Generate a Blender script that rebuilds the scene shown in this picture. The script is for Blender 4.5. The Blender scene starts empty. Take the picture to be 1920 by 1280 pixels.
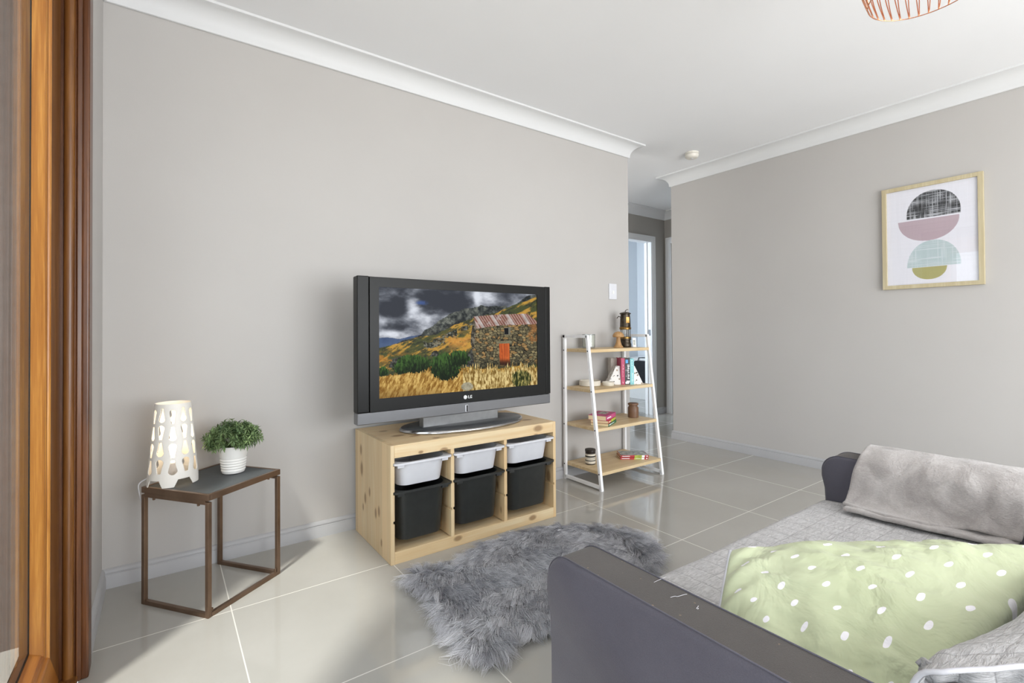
import bpy, math, random
import numpy as np
from mathutils import Vector, Matrix
random.seed(7); rng = np.random.default_rng(7)
PI = math.pi
S = bpy.context.scene
COL = S.collection

# ------------------------------------------------------------------ camera
cam = bpy.data.cameras.new('camera'); cam_o = bpy.data.objects.new('camera', cam); COL.objects.link(cam_o)
yaw, pit, rol = 0.6235, 0.0104, -0.0063
fw = Vector((math.sin(yaw)*math.cos(pit), math.cos(yaw)*math.cos(pit), math.sin(pit)))
ri = Vector((math.cos(yaw), -math.sin(yaw), 0)); up = ri.cross(fw)
r2 = math.cos(rol)*ri + math.sin(rol)*up; u2 = -math.sin(rol)*ri + math.cos(rol)*up
m = Matrix((r2, u2, -fw)).transposed().to_4x4(); m.translation = Vector((0, 0, 0.9982))
cam_o.matrix_world = m
cam.sensor_width = 36; cam.lens = 912.2/1920*36; cam.shift_y = -(640-609.5)/1920
cam.clip_start = .02
S.camera = cam_o
S.view_settings.view_transform = 'Standard'; S.view_settings.look = 'None'
S.view_settings.gamma = 1; S.view_settings.use_curve_mapping = False
S.view_settings.exposure = 0.78
# ------------------------------------------------------------------ world, daylight and added fill
W = bpy.data.worlds.new('daylight_sky'); S.world = W; W.use_nodes = True
bg = W.node_tree.nodes['Background']; bg.inputs[0].default_value = (.86, .93, 1, 1); bg.inputs[1].default_value = 2.2

def area(name, loc, target, sx, sy, power, col=(1, 1, 1)):
    l = bpy.data.lights.new(name, 'AREA'); l.shape = 'RECTANGLE'; l.size = sx; l.size_y = sy
    l.energy = power; l.color = col
    o = bpy.data.objects.new(name, l); COL.objects.link(o); o.location = loc
    o.rotation_euler = (Vector(target)-Vector(loc)).to_track_quat('-Z', 'Y').to_euler()
    return o
sun = bpy.data.lights.new('hazy_sun', 'SUN'); sun.energy = 3.0; sun.angle = math.radians(5); sun.color = (1, .96, .9)
sun_o = bpy.data.objects.new('hazy_sun', sun); COL.objects.link(sun_o)
sun_o.rotation_euler = Vector((.60, .58, -1.15)).to_track_quat('-Z', 'Y').to_euler(); sun_o.location = (-3, -3, 5)
area('back_opening_fill', (1.9, -2.25, 1.15), (1.9, 2, 2.6), 3.0, 2.0, 66, (.985, .99, 1))  # added soft fill in the unseen back opening, tipped up towards the ceiling
area('bedroom_window_daylight', (3.05, 4.4, 1.4), (6, 4.3, 1.2), 1.0, 1.6, 24, (.80, .90, 1))
area('hall_end_fill', (1.65, 3.13, 1.3), (5, 3.3, 1.3), .9, 1.9, 9, (1, .98, .95))  # added fill to brighten the hall, before its closed unseen end wall

# ------------------------------------------------------------------ materials
def lin(c):
    if isinstance(c, str):
        c = [int(c[i:i+2], 16)/255 for i in (0, 2, 4)]
    return tuple(v/12.92 if v <= .04045 else ((v+.055)/1.055)**2.4 for v in c[:3]) + (1,)
MATS = {}
class NT:
    def __init__(s, name):
        s.m = bpy.data.materials.new(name); s.m.use_nodes = True; s.t = s.m.node_tree
        s.b = s.t.nodes['Principled BSDF']; MATS[name] = s.m
    def n(s, typ, **kw):
        nd = s.t.nodes.new(typ)
        for k, v in kw.items():
            if k.startswith('i_'): nd.inputs[int(k[2:])].default_value = v
            else: setattr(nd, k, v)
        return nd
    def l(s, a, b): s.t.links.new(a, b)
    def math(s, op, a, b=None, c=None):
        nd = s.n('ShaderNodeMath', operation=op)
        for i, v in enumerate((a, b, c)):
            if v is None: continue
            if isinstance(v, (int, float)): nd.inputs[i].default_value = v
            else: s.l(v, nd.inputs[i])
        return nd.outputs[0]
    def coord(s, which='Object', scale=(1, 1, 1), rot=(0, 0, 0), loc=(0, 0, 0)):
        tc = s.n('ShaderNodeTexCoord'); mp = s.n('ShaderNodeMapping')
        mp.inputs['Scale'].default_value = scale; mp.inputs['Rotation'].default_value = rot; mp.inputs['Location'].default_value = loc
        s.l(tc.outputs[which], mp.inputs[0]); return mp.outputs[0]
    def noise(s, v, sc, det=3, rough=.5, dist=0):
        nd = s.n('ShaderNodeTexNoise'); nd.inputs['Scale'].default_value = sc; nd.inputs['Detail'].default_value = det
        nd.inputs['Roughness'].default_value = rough; nd.inputs['Distortion'].default_value = dist
        s.l(v, nd.inputs['Vector']); return nd.outputs['Fac']
    def ramp(s, f, stops):
        nd = s.n('ShaderNodeValToRGB'); cr = nd.color_ramp
        while len(cr.elements) < len(stops): cr.elements.new(.5)
        for e, (p, c) in zip(cr.elements, stops): e.position = p; e.color = lin(c)
        s.l(f, nd.inputs[0]); return nd.outputs[0]
    def mix(s, f, a, b, mode='MIX'):
        nd = s.n('ShaderNodeMix', data_type='RGBA', blend_type=mode)
        for i, v in ((0, f), (6, a), (7, b)):
            if isinstance(v, (int, float)): nd.inputs[i].default_value = v
            elif isinstance(v, tuple): nd.inputs[i].default_value = v
            else: s.l(v, nd.inputs[i])
        return nd.outputs[2]
    def bump(s, h, st=.3, d=.01):
        nd = s.n('ShaderNodeBump'); nd.inputs['Strength'].default_value = st; nd.inputs['Distance'].default_value = d
        s.l(h, nd.inputs['Height']); s.l(nd.outputs[0], s.b.inputs['Normal'])
    def col(s, c):
        if isinstance(c, (str, tuple)): s.b.inputs['Base Color'].default_value = lin(c)
        else: s.l(c, s.b.inputs['Base Color'])
    def r(s, rough=.5, metal=0, spec=.5, sheen=0):
        s.b.inputs['Roughness'].default_value = rough; s.b.inputs['Metallic'].default_value = metal
        s.b.inputs['Specular IOR Level'].default_value = spec; s.b.inputs['Sheen Weight'].default_value = sheen
        return s

def simple(name, c, rough=.5, metal=0, spec=.5, vary=.04, nscale=30, bump=0, bscale=200, sheen=0):
    t = NT(name); v = t.coord()
    a = [max(0, x-vary) for x in [int(c[i:i+2], 16)/255 for i in (0, 2, 4)]]
    b = [min(1, x+vary) for x in [int(c[i:i+2], 16)/255 for i in (0, 2, 4)]]
    t.col(t.ramp(t.noise(v, nscale), [(.3, tuple(a)), (.7, tuple(b))]))
    if bump: t.bump(t.noise(v, bscale, 2), bump, .002)
    t.r(rough, metal, spec, sheen); return t.m

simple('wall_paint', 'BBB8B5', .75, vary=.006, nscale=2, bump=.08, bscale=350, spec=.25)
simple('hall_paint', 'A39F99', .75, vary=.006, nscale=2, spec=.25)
simple('bedroom_paint', 'E2E6EA', .8, vary=.004, nscale=2, spec=.2)
simple('ceiling_paint', 'EFF0F2', .85, vary=.004, nscale=2, spec=.2)
simple('trim_paint', 'DCDDDE', .5, vary=.004, nscale=3, spec=.35)
simple('skirting_paint', 'B2B2B4', .45, vary=.008, nscale=6, spec=.4)
simple('white_gloss', 'ECECEA', .3, vary=.004)
simple('white_metal', 'F6F6F7', .35, vary=.004)
simple('white_plastic', 'D9DADF', .35, vary=.006)
simple('black_plastic', '2B2D2C', .42, vary=.012, bump=.1, bscale=400)
simple('tv_black', '0E0F0E', .4, vary=.006, spec=.25)
simple('tv_strip', '0B0C0B', .4, vary=.006, spec=.25)
simple('tv_silver', '8E8F90', .32, metal=.75, vary=.02)
simple('stand_dark', '4E5052', .38, metal=.3, vary=.015)
simple('chrome', 'B9BABC', .18, metal=1)
simple('steel_dark', '5A5C5F', .35, metal=.8)
simple('patio_concrete', 'BDB8AE', .8, vary=.03, nscale=6)
simple('lamp_white', 'E3DFD8', .45, vary=.004)
simple('ceramic_white', 'E9E7E3', .22, vary=.006)
simple('soil', '2A2018', .9, vary=.05, nscale=80)
simple('cream_ceramic', 'D9D2C3', .6, vary=.02)
simple('page_paper', 'E3CDA4', .85, vary=.02, nscale=200)
simple('candle_wax', 'E8E2D6', .5)
simple('black_fabric', '1C1D20', .85, vary=.02)
simple('detector_plastic', 'E6E2D8', .4, vary=.006)
simple('jar_dark', '2B231E', .4)
simple('brass_worn', '8A6B3A', .35, metal=1, vary=.12, nscale=25)
simple('bronze_dark', '4A4238', .38, metal=.9, vary=.08, nscale=25)
simple('bronze_frame', '7C6655', .36, metal=.8, vary=.03, nscale=12)
simple('table_black', '4B4F51', .55, vary=.012, nscale=40, bump=.1, bscale=500)
simple('copper', 'E0A07E', .22, metal=1)
simple('blanket_edge', '9BA5A6', .9)
simple('binding_white', 'CCCBD0', .8, bump=.2)
simple('red_cover', 'B23238', .5, vary=.05)
simple('cover_pink', 'C24E80', .45, vary=.05)
simple('cover_crimson', 'B53F63', .5, vary=.02)
simple('cover_black', '1B1C1F', .45, vary=.01)
simple('cover_cyan', '85C6CB', .5, vary=.03)
simple('cover_white', 'CFC8C0', .6, vary=.03)
simple('cover_green', '2E6B4A', .5, vary=.03)
simple('cover_orange', 'C9503A', .5, vary=.03)
simple('cover_lime', 'AFC04A', .5)
simple('cover_photo', '8C8E86', .4, vary=.25, nscale=45)
simple('ink_white', 'F2F2F2', .5, vary=.0)
simple('ink_blue', '4FA0D8', .5, vary=.0)
simple('ink_black', '15140F', .6, vary=.0)
simple('terracotta', 'C98A50', .5)
simple('fibre_white', 'E4E2E8', .9, vary=.01)

# floor tiles 600 mm, light grout, polished
t = NT('floor_tiles'); tc = t.n('ShaderNodeTexCoord'); sp = t.n('ShaderNodeSeparateXYZ'); t.l(tc.outputs['Object'], sp.inputs[0])
def gl(o, g):
    f = t.math('FRACT', t.math('DIVIDE', t.math('SUBTRACT', o, g-6.0), .6))
    return t.math('ABSOLUTE', t.math('SUBTRACT', f, .5))
gm = t.math('GREATER_THAN', t.math('MAXIMUM', gl(sp.outputs[0], .2035), gl(sp.outputs[1], 2.0153)), .5-.0019/.6)
v = t.coord(); nz = t.noise(v, 1.6, 5, .6)
tile = t.ramp(nz, [(.3, 'A6A39C'), (.7, 'AFACA6')])
t.col(t.mix(gm, tile, lin('D6D3CC')))
t.r(.06, 0, .62)
rm = t.n('ShaderNodeMix'); t.l(gm, rm.inputs[0]); rm.inputs[2].default_value = .07; rm.inputs[3].default_value = .5; t.l(rm.outputs[0], t.b.inputs['Roughness'])

def wood(name, light, dark, axis='x', gs=1.0, rough=.5, knots=(), knotcol='5E3A22', fine=1.0, planks=0):
    """straight grain along axis; knots = (x,y,z,radius) in object coordinates"""
    t = NT(name)
    s = {'x': (1.2, 26, 26), 'y': (26, 1.2, 26), 'z': (26, 26, 1.2)}[axis]
    s = tuple(q*gs for q in s)
    v = t.coord('Object', s); n1 = t.noise(v, 1.0, 4, .55, .6)
    v2 = t.coord('Object', tuple(q*6 for q in s)); n2 = t.noise(v2, 1.0, 3, .6)
    f = t.math('ADD', t.math('MULTIPLY', n1, .75), t.math('MULTIPLY', n2, .25*fine))
    c = t.ramp(f, [(.36, light), (.5, tuple((a+b)/2 for a, b in zip(lin2(light), lin2(dark)))), (.72, dark)])
    tc = t.n('ShaderNodeTexCoord')
    for kx, ky, kz, kr in knots:
        mp = t.n('ShaderNodeMapping'); mp.vector_type = 'POINT'
        mp.inputs['Location'].default_value = (-kx, -ky, -kz); t.l(tc.outputs['Object'], mp.inputs[0])
        mp2 = t.n('ShaderNodeMapping'); e = {'x': (.55, 1, 1), 'y': (1, .55, 1), 'z': (1, 1, .5)}[axis]
        mp2.inputs['Scale'].default_value = e; t.l(mp.outputs[0], mp2.inputs[0])
        ln = t.n('ShaderNodeVectorMath', operation='LENGTH'); t.l(mp2.outputs[0], ln.inputs[0])
        mr = t.n('ShaderNodeMapRange'); kr *= 1.2; mr.inputs[1].default_value = kr*.6; mr.inputs[2].default_value = kr*1.15
        mr.inputs[3].default_value = .9; mr.inputs[4].default_value = 0; t.l(ln.outputs['Value'], mr.inputs[0])
        c = t.mix(mr.outputs[0], c, lin(knotcol))
        mr = t.n('ShaderNodeMapRange'); mr.inputs[1].default_value = kr; mr.inputs[2].default_value = kr*2.8
        mr.inputs[3].default_value = .35; mr.inputs[4].default_value = 0; t.l(ln.outputs['Value'], mr.inputs[0])
        c = t.mix(mr.outputs[0], c, lin(dark))
    if planks:
        sx = t.n('ShaderNodeSeparateXYZ'); t.l(tc.outputs['Object'], sx.inputs[0])
        fl = t.math('FLOOR', t.math('DIVIDE', sx.outputs[1], planks))
        wn = t.n('ShaderNodeTexWhiteNoise', noise_dimensions='1D'); t.l(fl, wn.inputs['W'])
        mr = t.n('ShaderNodeMapRange'); mr.inputs[3].default_value = .86; mr.inputs[4].default_value = 1.04; t.l(wn.outputs[0], mr.inputs[0])
        cc = t.n('ShaderNodeCombineColor'); [t.l(mr.outputs[0], cc.inputs[i]) for i in range(3)]
        c = t.mix(1.0, c, cc.outputs[0], 'MULTIPLY')
    t.col(c); t.bump(n2, .12, .002); t.r(rough); return t.m
def lin2(c): return [int(c[i:i+2], 16)/255 for i in (0, 2, 4)] if isinstance(c, str) else c

wood('pine_side', 'DFCBA6', 'D2B286', 'z', .9, .55, [(.79, 2.36, .33, .016), (.79, 2.31, .20, .012), (.79, 2.37, .42, .012), (.79, 2.17, .17, .011), (.79, 2.13, .19, .011), (.79, 2.25, .245, .010), (.79, 2.10, .06, .008), (.79, 2.34, .15, .008)], planks=.055)
wood('pine_top', 'DFCBA6', 'D3B285', 'x', .9, .5, [(1.55, 2.30, .508, .02), (.90, 2.17, .508, .017), (.96, 2.12, .508, .013), (.88, 2.31, .508, .011), (1.02, 2.02, .508, .010), (1.62, 2.12, .508, .016), (1.12, 2.40, .508, .012)])
wood('pine_front', 'E1CDA7', 'D4B384', 'x', .8, .5, [(1.115, 1.99, .035, .011), (1.595, 1.99, .485, .015), (1.58, 1.99, .45, .008), (1.555, 1.99, .03, .012), (1.045, 1.99, .455, .010), (.93, 1.99, .462, .006)])
wood('pine_inner', 'DFC9A1', 'D4B080', 'z', .9, .55, [(1.69, 2.03, .21, .017), (1.37, 2.05, .22, .012), (1.37, 2.02, .10, .010)])
wood('oak_shelf', 'DDC8A2', 'C6A97C', 'x', 1.3, .45)
wood('timber_orange', 'D2974A', '8E521C', 'z', 1.3, .3, [(-.24, 1.74, .5, .004)])
wood('timber_brown', '86592A', '5A3414', 'z', 1.6, .33)
wood('timber_red', '6E4322', '40220F', 'z', 1.8, .33)
wood('timber_h', 'C4843A', '94551E', 'y', 1.6, .3)
wood('jar_wood', '7F5E45', '5C402C', 'z', 2.5, .45)
wood('mushroom_wood', 'BF9768', '9C7446', 'z', 3, .5)
wood('frame_wood', 'C6BB9C', 'B3A583', 'z', 2.0, .5)

# glass
def glass(name, tint=(1, 1, 1, 1), rough=0.0, r0=.04):
    t = NT(name); o = t.t.nodes['Material Output']; tr = t.n('ShaderNodeBsdfTransparent'); tr.inputs[0].default_value = tint
    g = t.n('ShaderNodeBsdfGlossy'); g.inputs['Roughness'].default_value = rough; mx = t.n('ShaderNodeMixShader')
    ge = t.n('ShaderNodeNewGeometry'); dt = t.n('ShaderNodeVectorMath', operation='DOT_PRODUCT'); t.l(ge.outputs['Incoming'], dt.inputs[0]); t.l(ge.outputs['Normal'], dt.inputs[1])
    f = t.math('ADD', t.math('MULTIPLY', t.math('POWER', t.math('SUBTRACT', 1.0, t.math('ABSOLUTE', dt.outputs['Value'])), 5.0), 1-r0), r0)
    t.l(f, mx.inputs[0]); t.l(tr.outputs[0], mx.inputs[1]); t.l(g.outputs[0], mx.inputs[2]); t.l(mx.outputs[0], o.inputs[0])
    return t.m
glass('door_glass', (.93, .95, .95, 1), .012, .04); glass('tumbler_glass', (.86, .88, .88, 1)); glass('picture_glass', (1, 1, 1, 1), 0, .03)
# fabrics
t = NT('sofa_fabric'); v = t.coord()
c = t.ramp(t.noise(v, 5, 6, .7), [(.3, '4B4952'), (.7, '55535C')])
t.col(t.mix(t.math('MULTIPLY', t.noise(v, 600, 1), .25), c, lin('7C7984'))); t.bump(t.noise(v, 700, 2), .25, .002); t.r(.9, 0, .2, .15)
t = NT('sofa_fabric_warmlit_stained'); v = t.coord()  # arm-top copy: warmer light painted in as a browner base; specks are stains
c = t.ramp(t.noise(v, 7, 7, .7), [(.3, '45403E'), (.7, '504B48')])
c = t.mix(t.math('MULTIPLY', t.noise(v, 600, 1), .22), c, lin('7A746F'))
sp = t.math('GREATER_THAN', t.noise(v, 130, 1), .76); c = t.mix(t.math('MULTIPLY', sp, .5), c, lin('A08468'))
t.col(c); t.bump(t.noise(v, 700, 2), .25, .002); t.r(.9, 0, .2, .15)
t = NT('quilt'); tc = t.n('ShaderNodeTexCoord'); sp = t.n('ShaderNodeSeparateXYZ'); t.l(tc.outputs['UV'], sp.inputs[0])
def stitch(o, per): return t.math('ABSOLUTE', t.math('SUBTRACT', t.math('FRACT', t.math('DIVIDE', o, per)), .5))
sx = stitch(sp.outputs[0], .052); sy = stitch(sp.outputs[1], .075)
ms = t.math('MAXIMUM', t.math('GREATER_THAN', sx, .478), t.math('GREATER_THAN', sy, .486))
mp = t.n('ShaderNodeMapping'); mp.inputs['Scale'].default_value = (38, 150, 1); t.l(tc.outputs['UV'], mp.inputs[0])
cr = t.noise(mp.outputs[0], 1.0, 3, .6, 1.4)
t.col(t.mix(t.math('MULTIPLY', ms, .55), t.ramp(cr, [(.35, 'ABA9A9'), (.62, 'CBC9C9')]), lin('858282')))
hh = t.math('SUBTRACT', t.math('MULTIPLY', cr, .8), t.math('MULTIPLY', t.math('POWER', t.math('MAXIMUM', sx, sy), 6), 30))
t.bump(hh, .8, .005); t.r(.9, 0, .2, .2)
t = NT('pillow_fabric'); tc = t.n('ShaderNodeTexCoord'); sp = t.n('ShaderNodeSeparateXYZ'); t.l(tc.outputs['UV'], sp.inputs[0])
def dots(ox, oy):
    a = t.math('SUBTRACT', t.math('FRACT', t.math('ADD', t.math('DIVIDE', sp.outputs[0], .118), ox)), .5)
    b = t.math('SUBTRACT', t.math('FRACT', t.math('ADD', t.math('DIVIDE', sp.outputs[1], .118), oy)), .5)
    d = t.math('SQRT', t.math('ADD', t.math('MULTIPLY', a, a), t.math('MULTIPLY', b, b)))
    return t.math('LESS_THAN', d, .0098/.118)
v = t.coord(); c = t.ramp(t.noise(v, 4, 3), [(.3, 'B5BC99'), (.7, 'C0C6A6')])
t.col(t.mix(t.math('MAXIMUM', dots(.1, .3), dots(.6, .8)), c, lin('EBE8EC'))); t.bump(t.noise(v, 11, 4, .5, .7), .55, .03); t.r(.85, 0, .2, .2)
t = NT('fleece'); v = t.coord(); n1 = t.noise(v, 9, 5, .6, 1.5); n2 = t.noise(t.coord('Object', (1, 1, 1.6)), 160, 3, .7)
c = t.ramp(t.math('ADD', t.math('MULTIPLY', n1, .7), t.math('MULTIPLY', n2, .3)), [(.36, 'A19B98'), (.5, 'B2ACA9'), (.64, 'C3BEBB')])
t.col(c); t.bump(t.math('ADD', n1, t.math('MULTIPLY', n2, .35)), .5, .012); t.r(.95, 0, .1, .5)
def attr_mat(name, emit=0, rough=.8, spec=.3, sheen=0):
    t = NT(name); a = t.n('ShaderNodeAttribute', attribute_name='Col')
    t.col(a.outputs['Color']); t.r(rough, 0, spec, sheen)
    if emit:
        t.l(a.outputs['Color'], t.b.inputs['Emission Color']); t.b.inputs['Emission Strength'].default_value = emit
        t.b.inputs['Base Color'].default_value = (0, 0, 0, 1); t.t.links.remove(t.b.inputs['Base Color'].links[0])
    return t.m
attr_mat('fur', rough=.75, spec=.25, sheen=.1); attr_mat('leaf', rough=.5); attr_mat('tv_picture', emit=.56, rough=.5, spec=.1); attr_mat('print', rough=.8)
t = NT('bulb_glow'); t.b.inputs['Emission Color'].default_value = (1, .78, .5, 1); t.b.inputs['Emission Strength'].default_value = 2.6; t.col('FFF2DD')
t = NT('terrazzo'); v = t.coord(); vo = t.n('ShaderNodeTexVoronoi', i_2=48.0); t.l(v, vo.inputs['Vector'])
ch = t.math('LESS_THAN', vo.outputs['Distance'], .30); pk = t.math('GREATER_THAN', t.noise(v, 42, 1), .38)
cc = t.ramp(t.noise(v, 55, 0), [(.4, '2A2826'), (.55, '3A3836'), (.6, 'A08A70')])
t.col(t.mix(t.math('MULTIPLY', ch, pk), lin('E5E2DE'), cc)); t.r(.5)
t = NT('mesh_speaker'); v = t.coord('Object', (900, 900, 900)); wv = t.n('ShaderNodeTexChecker', i_3=1.0); t.l(v, wv.inputs[0])
t.col(t.ramp(wv.outputs['Fac'], [(0, '5C5D5F'), (1, '8A8B8E')])); t.r(.35, .7)

# ------------------------------------------------------------------ mesh helpers
class MB:
    def __init__(s): s.v = []; s.f = []
    def add(s, vs, fs):
        o = len(s.v); s.v += [tuple(p) for p in vs]; s.f += [tuple(i+o for i in f) for f in fs]; return s
    def box(s, x0, x1, y0, y1, z0, z1):
        vs = [(x, y, z) for z in (z0, z1) for y in (y0, y1) for x in (x0, x1)]
        return s.add(vs, [(0, 2, 3, 1), (4, 5, 7, 6), (0, 1, 5, 4), (2, 6, 7, 3), (0, 4, 6, 2), (1, 3, 7, 5)])
    def obox(s, c, hx, hy, hz, ax, ay=None, az=None):
        """box with half sizes along given unit axes"""
        ax = Vector(ax).normalized(); az = Vector(az or (0, 0, 1)).normalized(); ay = Vector(ay).normalized() if ay else az.cross(ax).normalized()
        c = Vector(c); vs = [c+ax*hx*i+ay*hy*j+az*hz*k for k in (-1, 1) for j in (-1, 1) for i in (-1, 1)]
        return s.add(vs, [(0, 2, 3, 1), (4, 5, 7, 6), (0, 1, 5, 4), (2, 6, 7, 3), (0, 4, 6, 2), (1, 3, 7, 5)])
    def bar(s, a, b, w, h=None, side=(1, 0, 0)):
        a, b = Vector(a), Vector(b); d = (b-a); L = d.length; d.normalize()
        sd = Vector(side); sd = (sd-d*sd.dot(d)).normalized(); n = d.cross(sd)
        return s.obox((a+b)/2, L/2, w/2, (h or w)/2, d, sd, n)
    def ring(s, rings, cap0=True, cap1=True, close=True):
        n = len(rings[0]); o = len(s.v)
        for r in rings: s.v += [tuple(p) for p in r]
        for i in range(len(rings)-1):
            for j in range(n if close else n-1):
                k = (j+1) % n; s.f.append((o+i*n+j, o+i*n+k, o+(i+1)*n+k, o+(i+1)*n+j))
        if cap0: s.f.append(tuple(o+j for j in reversed(range(n))))
        if cap1: s.f.append(tuple(o+(len(rings)-1)*n+j for j in range(n)))
        return s
    def lathe(s, prof, c=(0, 0, 0), n=48, cap0=True, cap1=True):
        return s.ring([[(c[0]+r*math.cos(2*PI*j/n), c[1]+r*math.sin(2*PI*j/n), c[2]+z) for j in range(n)] for r, z in prof], cap0, cap1)
    def tube(s, pts, r, n=8, closed=False):
        P = [Vector(p) for p in pts]; R = []
        N = len(P); prev = None
        for i in range(N):
            d = (P[(i+1) % N]-P[i-1]) if closed else (P[min(i+1, N-1)]-P[max(i-1, 0)])
            d.normalize()
            a = prev if prev is not None else (Vector((0, 0, 1)) if abs(d.z) < .9 else Vector((1, 0, 0)))
            a = (a-d*a.dot(d)).normalized(); prev = a; b = d.cross(a)
            rr = r[i] if isinstance(r, (list, tuple)) else r
            R.append([P[i]+a*rr*math.cos(2*PI*j/n)+b*rr*math.sin(2*PI*j/n) for j in range(n)])
        if closed: R.append(R[0]); return s.ring(R, False, False)
        return s.ring(R)
    def grid(s, fn, nu, nv, u=(0, 1), v=(0, 1)):
        o = len(s.v)
        for i in range(nu+1):
            for j in range(nv+1): s.v.append(tuple(fn(u[0]+(u[1]-u[0])*i/nu, v[0]+(v[1]-v[0])*j/nv)))
        for i in range(nu):
            for j in range(nv):
                a = o+i*(nv+1)+j; s.f.append((a, a+nv+1, a+nv+2, a+1))
        return s
    def extr(s, poly, z0, z1):
        return s.ring([[(x, y, z0) for x, y in poly], [(x, y, z1) for x, y in poly]])

def obj(name, mb, mat, parent=None, smooth=False, bev=0, seg=2, sub=0, label=None, solid=0, flip=False):
    me = bpy.data.meshes.new(name); me.from_pydata(mb.v, [], mb.f); me.update()
    import bmesh
    b = bmesh.new(); b.from_mesh(me); bmesh.ops.recalc_face_normals(b, faces=b.faces) if not flip else None
    b.to_mesh(me); b.free()
    o = bpy.data.objects.new(name, me); COL.objects.link(o)
    me.materials.append(MATS[mat])
    if smooth: me.polygons.foreach_set('use_smooth', [True]*len(me.polygons))
    if solid:
        md = o.modifiers.new('solid', 'SOLIDIFY'); md.thickness = solid; md.offset = -1
    if bev:
        md = o.modifiers.new('bevel', 'BEVEL'); md.width = bev; md.segments = seg; md.limit_method = 'ANGLE'; md.angle_limit = math.radians(35)
    if sub:
        md = o.modifiers.new('sub', 'SUBSURF'); md.levels = sub; md.render_levels = sub
    if smooth is True and (bev or True):
        pass
    if parent is not None:
        o.parent = parent
        o.matrix_parent_inverse = parent.matrix_basis.inverted()
    if label: o['label'] = label
    return o
def autosmooth(o, ang=40):
    me = o.data; me.polygons.foreach_set('use_smooth', [True]*len(me.polygons))
    try: me.set_sharp_from_angle(angle=math.radians(ang))
    except Exception: pass
    return o
def tag(o, label, cat, group=None):
    o['label'] = label; o['category'] = cat
    if group: o['group'] = group
    return o
def thing(name, label, cat, loc, group=None):
    o = bpy.data.objects.new(name, None); COL.objects.link(o); o.location = loc; o.empty_display_size = .05
    return tag(o, label, cat, group)
def struct(name, mb, mat, parent=None, **k):
    o = obj(name, mb, mat, parent, **k)
    if parent is None: o['kind'] = 'structure'
    return o

# ------------------------------------------------------------------ room shell
WY, WX, RX, CH = 2.485, -.19, 3.80, 2.40
HY, HX = 3.671, 4.907
struct('floor', MB().box(-.195, 6.1, -2.4, 5.1, -.1, 0), 'floor_tiles')
struct('ceiling', MB().box(-.32, 6.1, -2.4, 5.1, CH, CH+.1), 'ceiling_paint')
struct('wall_front', MB().box(-.3, 2.885, WY, 2.60, 0, CH), 'wall_paint')
struct('wall_left', MB().box(-.3, WX, 1.93, WY, 0, CH).box(-.3, WX, -2.4, 1.93, 2.12, CH).box(-.3, WX, -2.4, -1.85, 0, 2.12), 'wall_paint')
struct('wall_right', MB().extr([(RX, -2.4), (RX, 2.765), (HX+.1, 2.765), (HX+.1, 2.665), (RX+.1, 2.665), (RX+.1, -2.4)], 0, CH), 'wall_paint')
struct('wall_back', MB().box(-.3, .35, -2.4, -2.3, 0, CH).box(3.45, 3.9, -2.4, -2.3, 0, CH).box(.35, 3.45, -2.4, -2.3, 2.17, CH), 'wall_paint')
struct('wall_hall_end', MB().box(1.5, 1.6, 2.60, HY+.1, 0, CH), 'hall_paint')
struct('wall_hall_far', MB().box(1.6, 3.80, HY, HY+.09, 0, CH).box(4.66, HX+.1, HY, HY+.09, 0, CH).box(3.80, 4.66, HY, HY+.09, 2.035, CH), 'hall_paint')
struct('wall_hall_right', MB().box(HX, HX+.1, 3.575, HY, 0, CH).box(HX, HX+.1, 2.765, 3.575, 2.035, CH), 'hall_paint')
struct('wall_bedroom', MB().box(2.9, 3.0, HY+.09, 5.1, 0, CH).box(3.0, 6.0, 5.0, 5.1, 0, CH).box(6.0, 6.1, HY+.09, 5.1, 0, CH).box(HX+.1, 6.0, HY, HY+.09, 0, CH), 'bedroom_paint')
struct('patio_floor', MB().box(-9, -.31, -9, 9, -.14, -.03), 'patio_concrete')
simple('exterior_render', '6B625C', .8, vary=.02)
struct('wall_outside', MB().box(-3.2, -.31, 2.25, 2.4, -.03, 3.0), 'exterior_render')
struct('patio_floor', MB().box(-.31, 9, -9, -2.42, -.14, -.03), 'patio_concrete')

def sweep(path, prof, names, mat, closed=False, skip=()):
    P = [Vector((x, y)) for x, y in path]; n = len(P); segs = n if closed else n-1
    def nrm(i):
        d = (P[(i+1) % n]-P[i]).normalized(); return Vector((d.y, -d.x))
    def off(i):
        if closed or 0 < i < n-1:
            a, b = nrm((i-1) % n), nrm(i % n); return (a+b)/(1+a.dot(b))
        return nrm(0) if i == 0 else nrm(n-2)
    out = []
    for i in range(segs):
        if i in skip: continue
        j = (i+1) % n; rings = []
        for p, o in ((P[i], off(i)), (P[j], off(j))):
            rings.append([(p.x+o.x*d, p.y+o.y*d, z) for d, z in prof])
        o = struct(names[i] if isinstance(names, (list, tuple)) else names, MB().ring(rings), mat); out.append(autosmooth(o, 35))
    return out
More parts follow.
